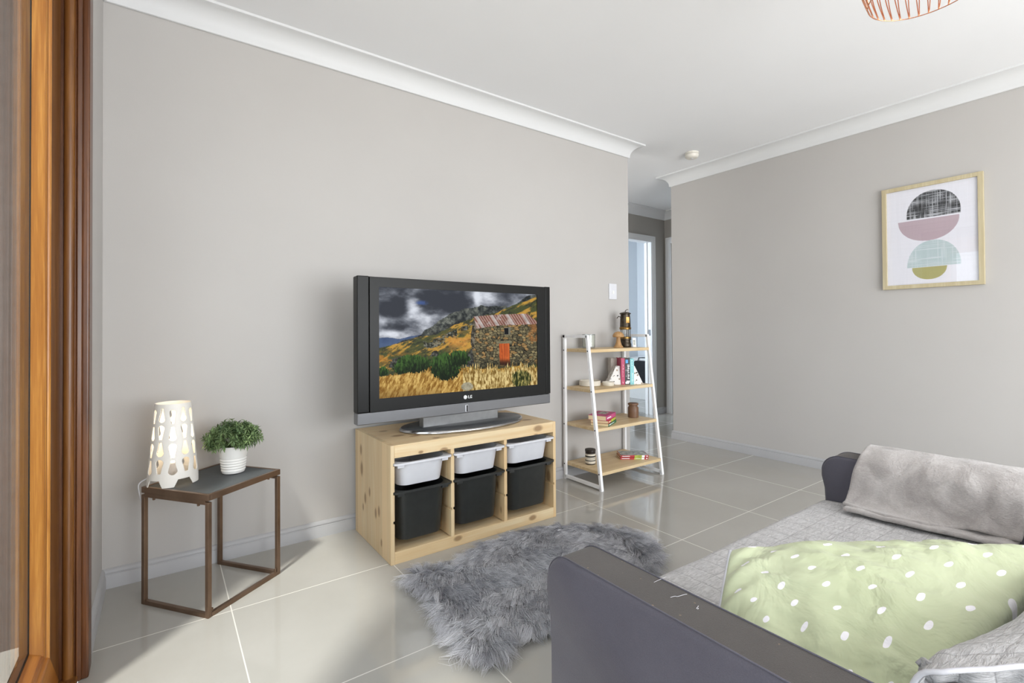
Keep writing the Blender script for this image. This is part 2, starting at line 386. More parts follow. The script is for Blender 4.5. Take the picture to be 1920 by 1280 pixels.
# cove cornice
cp = [(0, CH), (0, CH-.092), (.004, CH-.095), (.010, CH-.093), (.012, CH-.088)]
cp += [(.012+.076*(1-math.cos(a)), CH-.088+.076*math.sin(a)) for a in [PI/2*k/10 for k in range(1, 10)]]
cp += [(.086, CH-.012), (.094, CH-.010), (.096, CH-.004), (.096, CH)]
loop = [(WX, -2.3), (WX, WY), (2.885, WY), (2.885, 2.60), (1.6, 2.60), (1.6, HY), (HX, HY), (HX, 2.765), (RX, 2.765), (RX, -2.3)]
sweep(loop, cp, ['trim_%d' % (i+1) for i in range(10)], 'trim_paint', closed=True)
sk = [(0, 0), (.014, 0), (.014, .040), (.012, .046), (.0115, .052), (.0085, .0545), (.0085, .057), (.011, .059), (.010, .066), (.005, .073), (0, .075)]
sweep([(WX, 1.945), (WX, WY), (2.885, WY), (2.885, 2.60), (1.6, 2.60), (1.6, HY), (3.72, HY)], sk, ['baseboard_left', 'baseboard_front', 'baseboard_front_end', 'baseboard_hall_near', 'baseboard_hall_end', 'baseboard_hall_far'], 'skirting_paint')
sweep([(4.725, HY), (HX, HY), (HX, 3.64)], sk, ['baseboard_hall_corner', 'baseboard_hall_right'], 'skirting_paint')
sweep([(HX, 2.765), (RX, 2.765), (RX, -2.3)], sk, ['baseboard_right_end', 'baseboard_right'], 'skirting_paint')

# interior door frames (casings with a stepped profile)
def casing(name, axis, pos, a0, a1, zt, sgn, parent=None):
    """architrave around an opening a0..a1 on plane pos; sgn = direction into the room"""
    mb = MB()
    for w0, w1, th in ((0, .07, .012), (.012, .055, .017), (.048, .066, .021)):
        pts = [(a0-w1, 0), (a0-w1, zt+w1), (a1+w1, zt+w1), (a1+w1, 0), (a1+w0, 0), (a1+w0, zt+w0), (a0-w0, zt+w0), (a0-w0, 0)]
        R = []
        for d in (0, th*sgn):
            R.append([((a, pos+d, z) if axis == 'y' else (pos+d, a, z)) for a, z in pts])
        mb.ring(R)
    return obj(name, mb, 'trim_paint', parent)
D1 = bpy.data.objects.new('door_1', None); COL.objects.link(D1); D1.location = (4.23, HY, 0); D1['kind'] = 'structure'
casing('architrave', 'y', HY, 3.815, 4.645, 2.02, -1, D1)
obj('door_jamb', MB().box(3.80, 3.815, HY-.002, HY+.092, 0, 2.035).box(4.645, 4.66, HY-.002, HY+.092, 0, 2.035).box(3.80, 4.66, HY-.002, HY+.092, 2.02, 2.035)
    .box(4.633, 4.645, HY+.045, HY+.06, 0, 2.02), 'trim_paint', D1)
obj('strike_plate', MB().box(4.6425, 4.645, HY+.008, HY+.036, .925, .995), 'steel_dark', D1, label='dark metal strike plate')
D2 = bpy.data.objects.new('door_2', None); COL.objects.link(D2); D2.location = (HX, 3.2, 0); D2['kind'] = 'structure'
casing('architrave', 'x', HX, 2.84, 3.575, 2.02, -1, D2)
obj('door_panel', MB().box(HX+.02, HX+.055, 2.84, 3.575, .008, 2.02), 'white_gloss', D2, bev=.002)
obj('door_handle', MB().bar((HX+.02, 2.91, 1.0), (HX-.035, 2.91, 1.0), .018).bar((HX-.035, 2.90, 1.0), (HX-.035, 3.02, 1.0), .014), 'chrome', D2)

# ------------------------------------------------------------------ timber glazed doors in the left wall
D3 = bpy.data.objects.new('door_3', None); COL.objects.link(D3); D3.location = (-.24, .9, 0); D3['kind'] = 'structure'
obj('architrave', MB().box(-.19, -.172, 1.872, 1.945, 0, 2.19).box(-.19, -.172, -1.9, 1.872, 2.12, 2.19), 'timber_red', D3, bev=.005, seg=3)
obj('jamb', MB().extr([(-.30, 1.93), (-.188, 1.93), (-.188, 1.872), (-.199, 1.868), (-.201, 1.874), (-.205, 1.874), (-.30, 1.874)], 0, 2.12), 'timber_red', D3, bev=.002)
rp = [(-.217+.0125*math.cos(a), 1.874-.011*math.sin(a)) for a in [PI*k/12 for k in range(13)]]
autosmooth(obj('jamb_moulding', MB().extr(rp, 0, 2.12), 'timber_brown', D3))
obj('head', MB().box(-.30, -.19, -1.85, 1.93, 2.085, 2.12), 'timber_brown', D3, bev=.003)
obj('sill', MB().box(-.31, -.195, -1.85, 1.93, 0, .018), 'timber_brown', D3, bev=.003)
def leaf(y1, y0):
    z0, z1 = .020, 2.083
    prof = [(0, -.285), (0, -.236), (.135, -.236), (.139, -.2385), (.141, -.243), (.146, -.2445), (.153, -.2455), (.157, -.249), (.160, -.2485), (.163, -.251), (.180, -.267), (.180, -.285)]
    # horizontal members and stiles as mitred sweeps
    C = [(y1, z0), (y0, z0), (y0, z1), (y1, z1)]; sg = [(-1, 1), (1, 1), (1, -1), (-1, -1)]
    lf = bpy.data.objects.new('door_leaf', None); COL.objects.link(lf); lf.location = (-.26, (y0+y1)/2, 0); lf.parent = D3; lf.matrix_parent_inverse = D3.matrix_basis.inverted()
    for i, nm in ((0, 'bottom_rail'), (1, 'stile'), (2, 'top_rail'), (3, 'stile')):
        R = []
        for k in (i, (i+1) % 4):
            R.append([(x, C[k][0]+sg[k][0]*t_, C[k][1]+sg[k][1]*t_) for t_, x in prof])
        # flat board and glazing bead
        obj(nm, MB().ring([r[:3]+[r[11]] for r in R]), 'timber_h' if i in (0, 2) else 'timber_brown', lf)
        obj('glazing_bead', MB().ring([r[2:11]+[(-.285, r[2][1], r[2][2])] if False else r[2:12]+[(-.285, r[2][1], r[2][2])] for r in R]), 'timber_h' if i in (0, 2) else 'timber_orange', lf)
    obj('glazing_seal', MB().box(-.285, -.2675, y1-.186, y1-.178, z0+.178, z1-.178).box(-.285, -.2675, y0+.178, y0+.186, z0+.178, z1-.178).box(-.285, -.2675, y0+.186, y1-.186, z0+.178, z0+.186), 'tv_black', lf)
    obj('glass_pane', MB().box(-.2725, -.2685, y0+.178, y1-.178, z0+.178, z1-.178), 'door_glass', lf)
leaf(1.872, .64); leaf(.635, -.597); leaf(-.602, -1.84)
# sliding glass at the back of the room (behind the viewer)
D4 = bpy.data.objects.new('window_1', None); COL.objects.link(D4); D4.location = (1.9, -2.33, 0); D4['kind'] = 'structure'
obj('window_frame', MB().box(.35, .41, -2.37, -2.31, 0, 2.17).box(3.39, 3.45, -2.37, -2.31, 0, 2.17).box(1.87, 1.93, -2.37, -2.31, 0, 2.17).box(.35, 3.45, -2.37, -2.31, 2.11, 2.17).box(.35, 3.45, -2.37, -2.31, 0, .05), 'white_metal', D4)

# ------------------------------------------------------------------ light switch, smoke detector
sw = thing('light_switch', 'white light switch plate on the grey wall above the shelf', 'light switch', (2.70, WY, 1.278))
obj('switch_plate', MB().box(2.662, 2.742, WY-.009, WY, 1.221, 1.337), 'white_plastic', sw, bev=.003)
obj('rocker', MB().box(2.694, 2.710, WY-.013, WY-.008, 1.262, 1.286), 'white_gloss', sw, bev=.001)
sd = thing('smoke_detector', 'round cream smoke detector on the white ceiling', 'smoke detector', (3.42, 2.29, CH-.045))
o = obj('base_ring', MB().lathe([(.048, CH-.014), (.052, CH-.012), (.052, CH)], (3.42, 2.29, 0)), 'detector_plastic', sd); autosmooth(o)
o = obj('detector_body', MB().lathe([(.020, CH-.045), (.040, CH-.043), (.048, CH-.036), (.052, CH-.024), (.052, CH-.016)], (3.42, 2.29, 0)), 'detector_plastic', sd); autosmooth(o)
o = obj('test_button', MB().lathe([(.008, CH-.049), (.010, CH-.048), (.010, CH-.044)], (3.42, 2.29, 0), 20), 'white_plastic', sd); autosmooth(o)

# ------------------------------------------------------------------ numeric painting helpers for the flat pictures
def vnoise(x, y, seed=0):
    r = np.random.default_rng(seed); T = r.random((256, 256))
    xi = np.floor(x).astype(int); yi = np.floor(y).astype(int); fx = x-xi; fy = y-yi
    fx = fx*fx*(3-2*fx); fy = fy*fy*(3-2*fy); a = T[xi % 256, yi % 256]; b = T[(xi+1) % 256, yi % 256]; c = T[xi % 256, (yi+1) % 256]; d = T[(xi+1) % 256, (yi+1) % 256]
    return (a*(1-fx)+b*fx)*(1-fy)+(c*(1-fx)+d*fx)*fy
def fbm(x, y, s, seed=0, o=5, g=.5):
    t_ = 0; am = 1; tot = 0; f = 1/s
    for k in range(o): t_ = t_+am*vnoise(x*f, y*f, seed+k); tot += am; am *= g; f *= 2.03
    return t_/tot
def C3(h): return np.array([int(h[i:i+2], 16)/255 for i in (0, 2, 4)])
def ss(a, b, x): q = np.clip((x-a)/(b-a), 0, 1); return q*q*(3-2*q)
def inpoly(X, Y, P):
    r = np.zeros(X.shape, bool); n = len(P)
    for i in range(n):
        x0, y0 = P[i]; x1, y1 = P[(i+1) % n]
        if y0 == y1: continue
        c = ((Y < y0) != (Y < y1)) & (X < (x1-x0)*(Y-y0)/(y1-y0)+x0); r ^= c
    return r
def homog(src, dst):
    A = []; B = []
    for (x, y), (X, Y) in zip(src, dst):
        A += [[x, y, 1, 0, 0, 0, -X*x, -X*y], [0, 0, 0, x, y, 1, -Y*x, -Y*y]]; B += [X, Y]
    return np.append(np.linalg.solve(np.array(A, float), np.array(B, float)), 1).reshape(3, 3)
def paint_grid(name, nu, nv, pos, paint, mat, parent):
    """flat grid whose colour attribute is computed by paint(u, v)"""
    mb = MB().grid(pos, nu, nv); o = obj(name, mb, mat, parent)
    u, v = np.meshgrid(np.linspace(0, 1, nu+1), np.linspace(0, 1, nv+1), indexing='ij')
    c = np.clip(paint(u, v), 0, 1).reshape(-1, 3); c = np.where(c <= .04045, c/12.92, ((c+.055)/1.055)**2.4)
    at = o.data.color_attributes.new('Col', 'FLOAT_COLOR', 'POINT'); at.data.foreach_set('color', np.hstack([c, np.ones((len(c), 1))]).astype(np.float32).ravel())
    return o
def mixc(a, b, m_): return a*(1-m_[..., None])+b*m_[..., None]

# ------------------------------------------------------------------ pine storage cabinet with tubs
X0, X1, Y0, Y1, ZT = .79, 1.715, 1.99, 2.455, .508
cab = thing('storage_cabinet', 'low knotty pine storage cabinet holding six plastic tubs under the television', 'cabinet', ((X0+X1)/2, (Y0+Y1)/2, 0))
grooves = (.425, .302, .178)
def panel(x0, x1, left=True, right=True, zt=ZT, zb=0):
    """board with runner slots cut across its inner faces"""
    L, R = [], []
    for g in sorted(grooves):
        if left: L += [(x0, g-.006), (x0+.006, g-.006), (x0+.006, g+.006), (x0, g+.006)]
        if right: R += [(x1, g-.006), (x1-.006, g-.006), (x1-.006, g+.006), (x1, g+.006)]
    pts = [(x0, zb)]+L+[(x0, zt), (x1, zt)]+R[::-1]+[(x1, zb)]
    return MB().ring([[(x, y, z) for x, z in pts] for y in (Y0, Y1)])
obj('side_panel', panel(X0, X0+.018, False, True), 'pine_side', cab, bev=.0015)
obj('side_panel', panel(X1-.018, X1, True, False), 'pine_inner', cab, bev=.0015)
DV = (1.080, 1.378)
for d in DV: obj('divider', panel(d, d+.018, zt=.453, zb=.052), 'pine_inner', cab, bev=.0015)
obj('top_board', MB().box(X0+.018, X1-.018, Y0+.02, Y1, .485, ZT), 'pine_top', cab, bev=.0015)
obj('top_rail', MB().box(X0+.018, X1-.018, Y0, Y0+.02, .453, ZT), 'pine_front', cab, bev=.0015)
obj('bottom_board', MB().box(X0+.018, X1-.018, Y0+.02, Y1, .030, .048), 'pine_top', cab, bev=.0015)
obj('bottom_rail', MB().box(X0+.018, X1-.018, Y0, Y0+.02, 0, .052), 'pine_front', cab, bev=.0015)
obj('back_panel', MB().box(X0+.018, X1-.018, Y1-.005, Y1, .05, .48), 'pine_inner', cab)
def rrect(cx, cy, w, d, r, z, n=7):
    pts = []
    for sx, sy, a0 in ((1, 1, 0), (-1, 1, PI/2), (-1, -1, PI), (1, -1, 3*PI/2)):
        for k in range(n):
            a = a0+PI/2*k/(n-1); pts.append((cx+sx*(w/2-r)+r*math.cos(a), cy+sy*(d/2-r)+r*math.sin(a), z))
    return pts
def tub(x0, x1, zt, zb, mat, label, group, cat='storage tub'):
    cx = (x0+x1)/2; w = x1-x0; ya = Y0-.012; yb = Y1-.03; cy = (ya+yb)/2; d = yb-ya
    th = thing('storage_tub', label, cat, (cx, cy, zb), group)
    wb = w-.04
    R = [rrect(cx, cy, wb-.034, d-.06, .045, zb), rrect(cx, cy, wb-.026, d-.052, .055, zb+.008), rrect(cx, cy, wb-.004, d-.024, .06, zt-.006), rrect(cx, cy, wb, d-.02, .06, zt),
         rrect(cx, cy, wb-.006, d-.026, .057, zt), rrect(cx, cy, wb-.012, d-.034, .055, zt-.01), rrect(cx, cy, wb-.034, d-.06, .05, zb+.012)]
    b = obj('tub_body', MB().ring(R), mat, th); autosmooth(b, 50)
    # flange rim that rides in the cabinet grooves, ears at the front
    o_ = rrect(cx, cy, w-.004, d, .018, zt); i_ = rrect(cx, cy, wb-.004, d-.024, .058, zt)
    R = [[(x, y, zt-.004) for x, y, z in i_], [(x, y, zt-.004) for x, y, z in o_], [(x, y, zt+.004) for x, y, z in o_], [(x, y, zt+.004) for x, y, z in i_], [(x, y, zt-.004) for x, y, z in i_]]
    f = obj('rim', MB().ring(R, False, False).box(x0+.02, x0+.05, ya+.012, ya+.03, zt-.018, zt-.003).box(x1-.05, x1-.02, ya+.012, ya+.03, zt-.018, zt-.003), mat, th); autosmooth(f, 50)
    return th
bays = ((X0+.0125, DV[0]+.0055, 'left'), (DV[0]+.0125, DV[1]+.0055, 'middle'), (DV[1]+.0125, X1-.0125, 'right'))
for a, b, nm in bays:
    tub(a, b, .425, .322, 'white_plastic', 'shallow white plastic tub in the %s bay of the pine cabinet' % nm, 'shallow white tubs in the pine cabinet')
    tub(a, b, .302, .085, 'black_plastic', 'deep black plastic tub in the %s bay of the pine cabinet' % nm, 'deep black tubs in the pine cabinet')

# ------------------------------------------------------------------ television
TY = 2.10
tv = thing('television', 'wide flat television with thick black frame on oval stand, showing a stone hut landscape', 'television', (1.24, 2.2, ZT))
TX0, TX1, TB, TT = .686, 1.776, .588, 1.241
SX0, SX1, SZ0, SZ1 = .783, 1.682, .698, 1.195
mb = MB()
mb.box(TX0, TX1, TY+.012, TY+.06, TB+.05, TT).box(TX0+.05, TX1-.05, TY+.06, TY+.10, TB+.04, TT-.05)
obj('housing', mb, 'tv_black', tv, bev=.006)
F = [(.741, SX0), ]
mb = MB()
for a, b, c, d in ((.741, SX0, SZ0, SZ1), (SX1, 1.740, SZ0, SZ1), (.741, 1.740, SZ1, TT-.004), (.741, 1.740, .642, SZ0)): mb.box(a, b, TY, TY+.02, c, d)
obj('bezel', mb, 'tv_black', tv)
for a, b in ((TX0, .738), (1.743, TX1)): obj('side_strip', MB().box(a, b, TY+.001, TY+.02, .642, TT), 'tv_strip', tv, bev=.003)
obj('speaker_bar', MB().extr([(TX0, TY+.004), (TX1, TY+.004), (TX1, TY+.055), (TX0, TY+.055)], TB, .640), 'mesh_speaker', tv, bev=.004)
obj('power_indicator', MB().box(1.224, 1.240, TY+.001, TY+.01, .594, .629), 'white_plastic', tv, bev=.003)
obj('indicator_window', MB().box(1.229, 1.236, TY-.001, TY+.01, .596, .627), 'tv_black', tv)
def tvpaint(u, v):
    H = homog([(0, 0), (1, 0), (1, 1), (0, 1)], [(65, 48), (1715, 115), (1705, 1065), (62, 1210)])
    w_ = H[2, 0]*u+H[2, 1]*v+1; X = (H[0, 0]*u+H[0, 1]*v+H[0, 2])/w_; Y = (H[1, 0]*u+H[1, 1]*v+H[1, 2])/w_
    # sky
    n = fbm(X, Y*1.5, 300, 3, 6, .55); n2 = fbm(X+300, Y*2, 120, 9, 5, .6)
    br = .42+(n-.5)*1.1+(n2-.5)*.5
    for cx, cy, rx, ry, a in ((400, 240, 70, 90, .55), (470, 330, 130, 100, .35), (1085, 150, 40, 80, .6), (1220, 140, 110, 70, .22), (150, 130, 140, 50, .15), (140, 400, 130, 50, .38), (560, 400, 70, 80, .25), (170, 540, 160, 40, .35), (350, 515, 140, 45, .2)):
        br = br+a*np.exp(-((X-cx)/rx)**2-((Y-cy)/ry)**2)
    for cx, cy, rx, ry, a in ((200, 260, 150, 90, .38), (750, 150, 200, 90, .2), (820, 270, 160, 90, .2), (1350, 210, 120, 80, .22), (230, 480, 190, 35, .22), (650, 60, 160, 50, .15)):
        br = br-a*np.exp(-((X-cx)/rx)**2-((Y-cy)/ry)**2)
    br = np.clip(br, .14, 1)
    I = mixc(C3('33363D'), C3('F2F2F2'), ss(.05, 1.0, br))*np.array([.97, .99, 1.03])
    I = mixc(I, C3('4560A0'), .8*np.exp(-(((X-510)/60)**2+((Y-212)/24)**2)**2)*ss(.3, .5, fbm(X, Y, 50, 21)))
    def ridge(pts, amp, s, seed): return np.interp(X, [p[0] for p in pts], [p[1] for p in pts])+(fbm(X, X*0, s, seed, 5, .6)-.5)*amp
    I = mixc(I, mixc(C3('33456B'), C3('5B7093'), fbm(X, Y, 60, 5)), 1.0*(Y > ridge([(60, 580), (160, 578), (270, 590), (400, 560), (500, 545)], 14, 80, 4)))
    mt = ridge([(60, 720), (300, 610), (420, 575), (500, 545), (535, 490), (620, 455), (700, 390), (800, 325), (900, 292), (950, 268), (1050, 255), (1140, 232), (1180, 245), (1290, 236), (1390, 238), (1402, 262), (1480, 225), (1540, 190), (1610, 130), (1715, 118)], 22, 60, 6)
    rk = fbm(X, Y, 45, 31, 6, .7); m_ = Y > mt
    I = np.where(m_[..., None], mixc(C3('23282A'), C3('83867C'), ss(.3, .78, rk)), I)
    g1 = ridge([(60, 690), (200, 655), (400, 590), (520, 560), (650, 540), (850, 440), (1040, 370), (1300, 305), (1450, 240), (1560, 200), (1715, 135)], 24, 90, 7)
    xx = X*.9+Y*.45; yy = Y*.9-X*-.45
    pn = fbm(X+Y*.4, (Y+X*.42)*2.4, 130, 41, 6, .6); dk = fbm(X+Y*.3, (Y+X*.4)*1.8, 40, 51, 5, .65)
    slope = mixc(C3('4C5230'), C3('C79A42'), ss(.44, .60, pn)); slope = mixc(slope, C3('33362A'), ss(.53, .64, dk)*.85)
    slope = mixc(slope, C3('E9B257'), ss(.6, .75, dk*.4+pn*.6)*.7)
    I = np.where((Y > g1)[..., None], slope, I)
    # rocky shoulder between the slopes
    rb = np.abs(Y-np.interp(X, [560, 700, 850, 1000], [660, 610, 540, 470]))
    I = mixc(I, mixc(C3('22241E'), C3('8A8B7D'), ss(.35, .7, fbm(X, Y, 22, 77, 4, .7))), (rb < 46)*(X > 520)*(X < 1040)*(Y > g1)*ss(.42, .56, fbm(X, Y, 60, 78)))
    og = np.exp(-((X-900)/190)**2-((Y-620)/90)**2); I = mixc(I, mixc(C3('B8722A'), C3('F0B860'), fbm(X, Y, 25, 61)), og*.9*ss(.4, .55, fbm(X, Y*1.5, 40, 62)))
    og = np.exp(-((X-150)/260)**2-((Y-790)/60)**2); I = mixc(I, mixc(C3('A8641F'), C3('E8A848'), fbm(X, Y*3, 25, 63)), og*.85*ss(.36, .5, fbm(X, Y*2, 60, 64)))
    # near meadow
    ne = np.interp(X, [60, 300, 560, 1000, 1715], [985, 955, 870, 900, 900]); st = fbm(X*3+Y*1.2, Y*.8-X*.15, 42, 71, 5, .7)
    I = np.where((Y > ne+(fbm(X, Y, 30, 72)-.5)*50)[..., None], mixc(C3('8A5E1E'), C3('F0CB79'), ss(.28, .74, st)), I)
    I = mixc(I, C3('5A3E18'), .5*ss(1050, 1250, Y+(st-.5)*120)*(X < 700))
    # rocks
    for P in ([(160, 890), (200, 800), (320, 765), (350, 800), (300, 900)], [(590, 770), (620, 715), (660, 710), (690, 745), (680, 775)], [(915, 850), (960, 760), (1030, 680), (1060, 640), (1060, 880), (960, 880)]):
        I = np.where(inpoly(X+(fbm(X, Y, 20, 81)-.5)*30, Y, P)[..., None], mixc(C3('24241F'), C3('70706A'), ss(.35, .75, fbm(X, Y, 25, 82, 5, .7))), I)
    # shrubs
    for cx, cy, rx, ry in ((420, 850, 185, 95), (100, 930, 60, 50), (745, 880, 165, 145), (890, 790, 110, 85), (290, 900, 80, 60)):
        q = ((X-cx)/rx)**2+((Y-cy)/ry)**2+(fbm(X*3, Y, 26, 91)-.5)*1.1
        g = mixc(C3('101F0C'), C3('44692C'), ss(.3, .8, fbm(X*3, Y*.8, 30, 92, 5, .7)+(cy-Y)/ry*.22))
        I = np.where((q < 1)[..., None], g, I)
    # stone hut
    wall = [(1045, 480), (1075, 460), (1300, 432), (1720, 420), (1720, 850), (1500, 870), (1300, 890), (1060, 905), (1040, 780), (1018, 640), (1022, 560)]
    cs = 38; best = np.full(X.shape, 9.); sec = np.full(X.shape, 9.); idn = np.zeros(X.shape); rr = np.random.default_rng(5).random((128, 128, 3))
    wx = X+(fbm(X, Y, 40, 88)-.5)*26; wy = Y*1.55
    gx_ = np.floor(wx/cs).astype(int); gy_ = np.floor(wy/cs).astype(int)
    for dx in (-1, 0, 1):
        for dy in (-1, 0, 1):
            r_ = rr[(gx_+dx) % 128, (gy_+dy) % 128]; d = np.hypot(gx_+dx+r_[..., 0]-wx/cs, gy_+dy+r_[..., 1]-wy/cs)
            nb = d < best; sec = np.where(nb, best, np.minimum(sec, d)); idn = np.where(nb, r_[..., 2], idn); best = np.where(nb, d, best)
    stone = mixc(C3('55503C'), C3('B3A276'), idn); stone = mixc(stone, C3('A8743C'), (idn > .8)*.5); stone = stone*(.72+.5*fbm(X, Y, 14, 89)[..., None])
    stone = mixc(stone, C3('1B1913'), 1-ss(.03, .2, sec-best)); stone = mixc(stone, C3('1E221A'), .55*ss(760, 900, Y))
    stone = mixc(stone, C3('B4713A'), .6*((X > 1620)*(Y < 610)*ss(.4, .6, fbm(X, Y, 60, 90))))
    I = np.where(inpoly(X, Y, wall)[..., None], stone, I)
    I = np.where(inpoly(X, Y, [(1012, 640), (1020, 520), (1050, 370), (1075, 460), (1045, 700)])[..., None], mixc(C3('2E2A22'), C3('8B8270'), ss(.3, .7, fbm(X, Y, 20, 96, 5, .7))), I)
    roof = [(1048, 352), (1300, 330), (1610, 318), (1712, 398), (1714, 428), (1290, 446), (1078, 480)]
    sh = X-(Y-350)*.62; cg = .5+.5*np.sin(sh/4.4); rf = mixc(C3('7C4A3C'), C3('B79A90'), cg); rf = mixc(rf, C3('CFCBC8'), .75*((np.mod(sh-1060, 168) < 34)+(fbm(X, Y, 60, 97) > .62)*.7).clip(0, 1))
    rf = rf*(.85+.3*fbm(X, Y, 30, 98)[..., None])
    I = np.where(inpoly(X, Y, roof)[..., None], rf, I)
    I = np.where(inpoly(X, Y, [(1365, 468), (1438, 460), (1430, 540), (1365, 542)])[..., None], C3('8A8778')*.9, I)
    I = np.where(inpoly(X, Y, [(1368, 474), (1410, 470), (1410, 538), (1368, 540)])[..., None], C3('0D0F14'), I)
    dc = mixc(C3('A8421A'), C3('E8793A'), fbm(X*3, Y*.6, 40, 99)); dc = mixc(dc, C3('2A1A10'), ss(780, 850, Y)*.9); dc = mixc(dc, C3('5E2410'), (np.mod(X-1310, 27) < 3)*.8)
    I = np.where(inpoly(X, Y, [(1310, 634), (1418, 632), (1424, 870), (1316, 860)])[..., None], dc, I)
    I = np.where(inpoly(X, Y, [(1285, 612), (1440, 608), (1440, 632), (1285, 636)])[..., None], C3('8C8568')*(.7+.5*fbm(X, Y, 20, 3)[..., None]), I)
    # tall grass in front of the wall and dark clump right
    gm_ = Y > 890+(vnoise(X/7, X*0, 101)-.5)*120+(X > 1440)*-20; I = np.where((gm_ & (X > 930))[..., None], mixc(C3('7E5F26'), C3('F3DA98'), ss(.3, .7, fbm(X*4, Y, 36, 102, 4, .6))), I)
    q = ((X-1540)/110)**2+((Y-1010)/95)**2+(fbm(X*4, Y, 22, 103)-.5)*1.3; I = np.where((q < 1)[..., None], mixc(C3('27300F'), C3('C9B870'), ss(.4, .75, fbm(X*5, Y, 40, 104, 4, .6))), I)
    q = ((X-970)/60)**2+((Y-1085)/45)**2+(fbm(X, Y, 22, 105)-.5)*.6; I = np.where((q < 1)[..., None], mixc(C3('77705A'), C3('D6CFB4'), fbm(X, Y, 20, 106)), I)
    return I*.96
paint_grid('screen', 460, 270, lambda u, v: (SX0+(SX1-SX0)*u, TY+.004, SZ1+(SZ0-SZ1)*v), tvpaint, 'tv_picture', tv)
# maker's mark below the screen: a disc and two letters
lg = obj('logo', MB().lathe([(.0095, 0), (.0095, .002)], (0, 0, 0), 28), 'ink_white', tv, label='white round emblem and lettering')
lg.data.transform(Matrix.Translation((1.222, TY, .668)) @ Matrix.Rotation(PI/2, 4, 'X')); 
fm = obj('emblem_line', MB().tube([(1.222+.0062*math.cos(a), TY-.0024, .668+.0062*math.sin(a)) for a in [PI*.5+PI*1.5*k/16 for k in range(17)]], .0006, 5).box(1.2222, 1.2285, TY-.0028, TY-.002, .6673, .6687), 'tv_silver', lg)
lt = MB().box(1.238, 1.2408, TY-.002, TY, .6605, .6755).box(1.238, 1.247, TY-.002, TY, .6605, .6632)
lt.box(1.2495, 1.2523, TY-.002, TY, .6605, .6755).box(1.2495, 1.260, TY-.002, TY, .6605, .6632).box(1.2495, 1.260, TY-.002, TY, .6728, .6755).box(1.2572, 1.260, TY-.002, TY, .6605, .669).box(1.2548, 1.260, TY-.002, TY, .6665, .669)
obj('lettering', lt, 'ink_white', lg)
# stand
bx, by, ba, bb = 1.285, 2.225, .352, .205
def ell(sc, z, n=64, cy=by): return [(bx+ba*sc*math.cos(2*PI*k/n), cy+(bb*sc if math.sin(2*PI*k/n) < 0 else bb*.75*sc)*math.sin(2*PI*k/n), z) for k in range(n)]
autosmooth(obj('stand_rim', MB().ring([ell(.97, ZT+.0005), ell(1.0, ZT+.006), ell(.995, ZT+.013), ell(.98, ZT+.0175)]), 'chrome', tv), 60)
autosmooth(obj('stand_base', MB().ring([ell(.975, ZT+.017), ell(.965, ZT+.021), ell(.6, ZT+.026), ell(.2, ZT+.027)]), 'stand_dark', tv), 60)
obj('stand_neck', MB().box(1.02, 1.455, 2.155, 2.20, ZT+.022, .62), 'tv_silver', tv, bev=.004)

# ------------------------------------------------------------------ nesting side table
P_a, P_b, P_c = Vector((-.062, 2.262)), Vector((.131, 2.004)), Vector((.398, 2.203)); P_d = P_a+(P_c-P_b)
TH = .43
tb = thing('side_table', 'small bronze metal side table with black top in the room corner', 'side table', ((P_a.x+P_c.x)/2, (P_a.y+P_c.y)/2, 0))
def P3(p, z): return (p.x, p.y, z)
e1 = (P_b-P_a).normalized(); e2 = (P_c-P_b).normalized()
tw = .015
A_, B_, C_, D_ = (P_a+(e1+e2)*tw/2, P_b+(-e1+e2)*tw/2, P_c+(-e1-e2)*tw/2, P_d+(e1-e2)*tw/2)
for q, w_ in ((A_, 0), (B_, 0), (C_, 0), (D_, 0)):
    obj('leg', MB().obox(P3(q, (TH-.028)/2), tw/2, tw/2, (TH-.028)/2, (e1.x, e1.y, 0)), 'bronze_frame', tb, bev=.0015)
def rail(p, q, z, nm, w=tw): obj(nm, MB().obox(P3((p+q)/2, z), (q-p).length/2-tw/2*(0 if nm == 'top_frame' else 1), w/2, tw/2, (q.x-p.x, q.y-p.y, 0)), 'bronze_frame', tb, bev=.0015)
rail(A_, B_, tw/2, 'foot_rail'); rail(D_, C_, tw/2, 'foot_rail'); rail(B_, C_, tw/2, 'foot_rail')
rail(A_, B_, TH-.0295, 'upper_rail'); rail(D_, C_, TH-.0295, 'upper_rail')
cx_, cy_ = ((P_a+P_c)/2)
hx, hy = (P_b-P_a).length/2, (P_c-P_b).length/2
mb = MB()
for s_ in (-1, 1):
    mb.obox((cx_+e2.x*s_*(hy-.006), cy_+e2.y*s_*(hy-.006), TH-.011), hx, .006, .011, (e1.x, e1.y, 0))
    mb.obox((cx_+e1.x*s_*(hx-.006), cy_+e1.y*s_*(hx-.006), TH-.011), .006, hy-.012, .011, (e1.x, e1.y, 0))
obj('top_frame', mb, 'bronze_frame', tb, bev=.001)
obj('table_top', MB().obox((cx_, cy_, TH-.008), hx-.012, hy-.012, .0065, (e1.x, e1.y, 0)), 'table_black', tb)
for p, q in ((A_, B_), (D_, C_)):
    for f in (.15, .85):
        c = p+(q-p)*f; obj('bolt', MB().lathe([(.003, 0), (.0045, .001), (.0045, .008)], (c.x, c.y, TH-.046), 12), 'bronze_frame', tb)
for c in (B_+e2*tw*.9, C_-e2*tw*.9): obj('bracket', MB().obox((c.x, c.y, tw+.006), .004, .003, .007, (e1.x, e1.y, 0)), 'bronze_frame', tb, bev=.001)

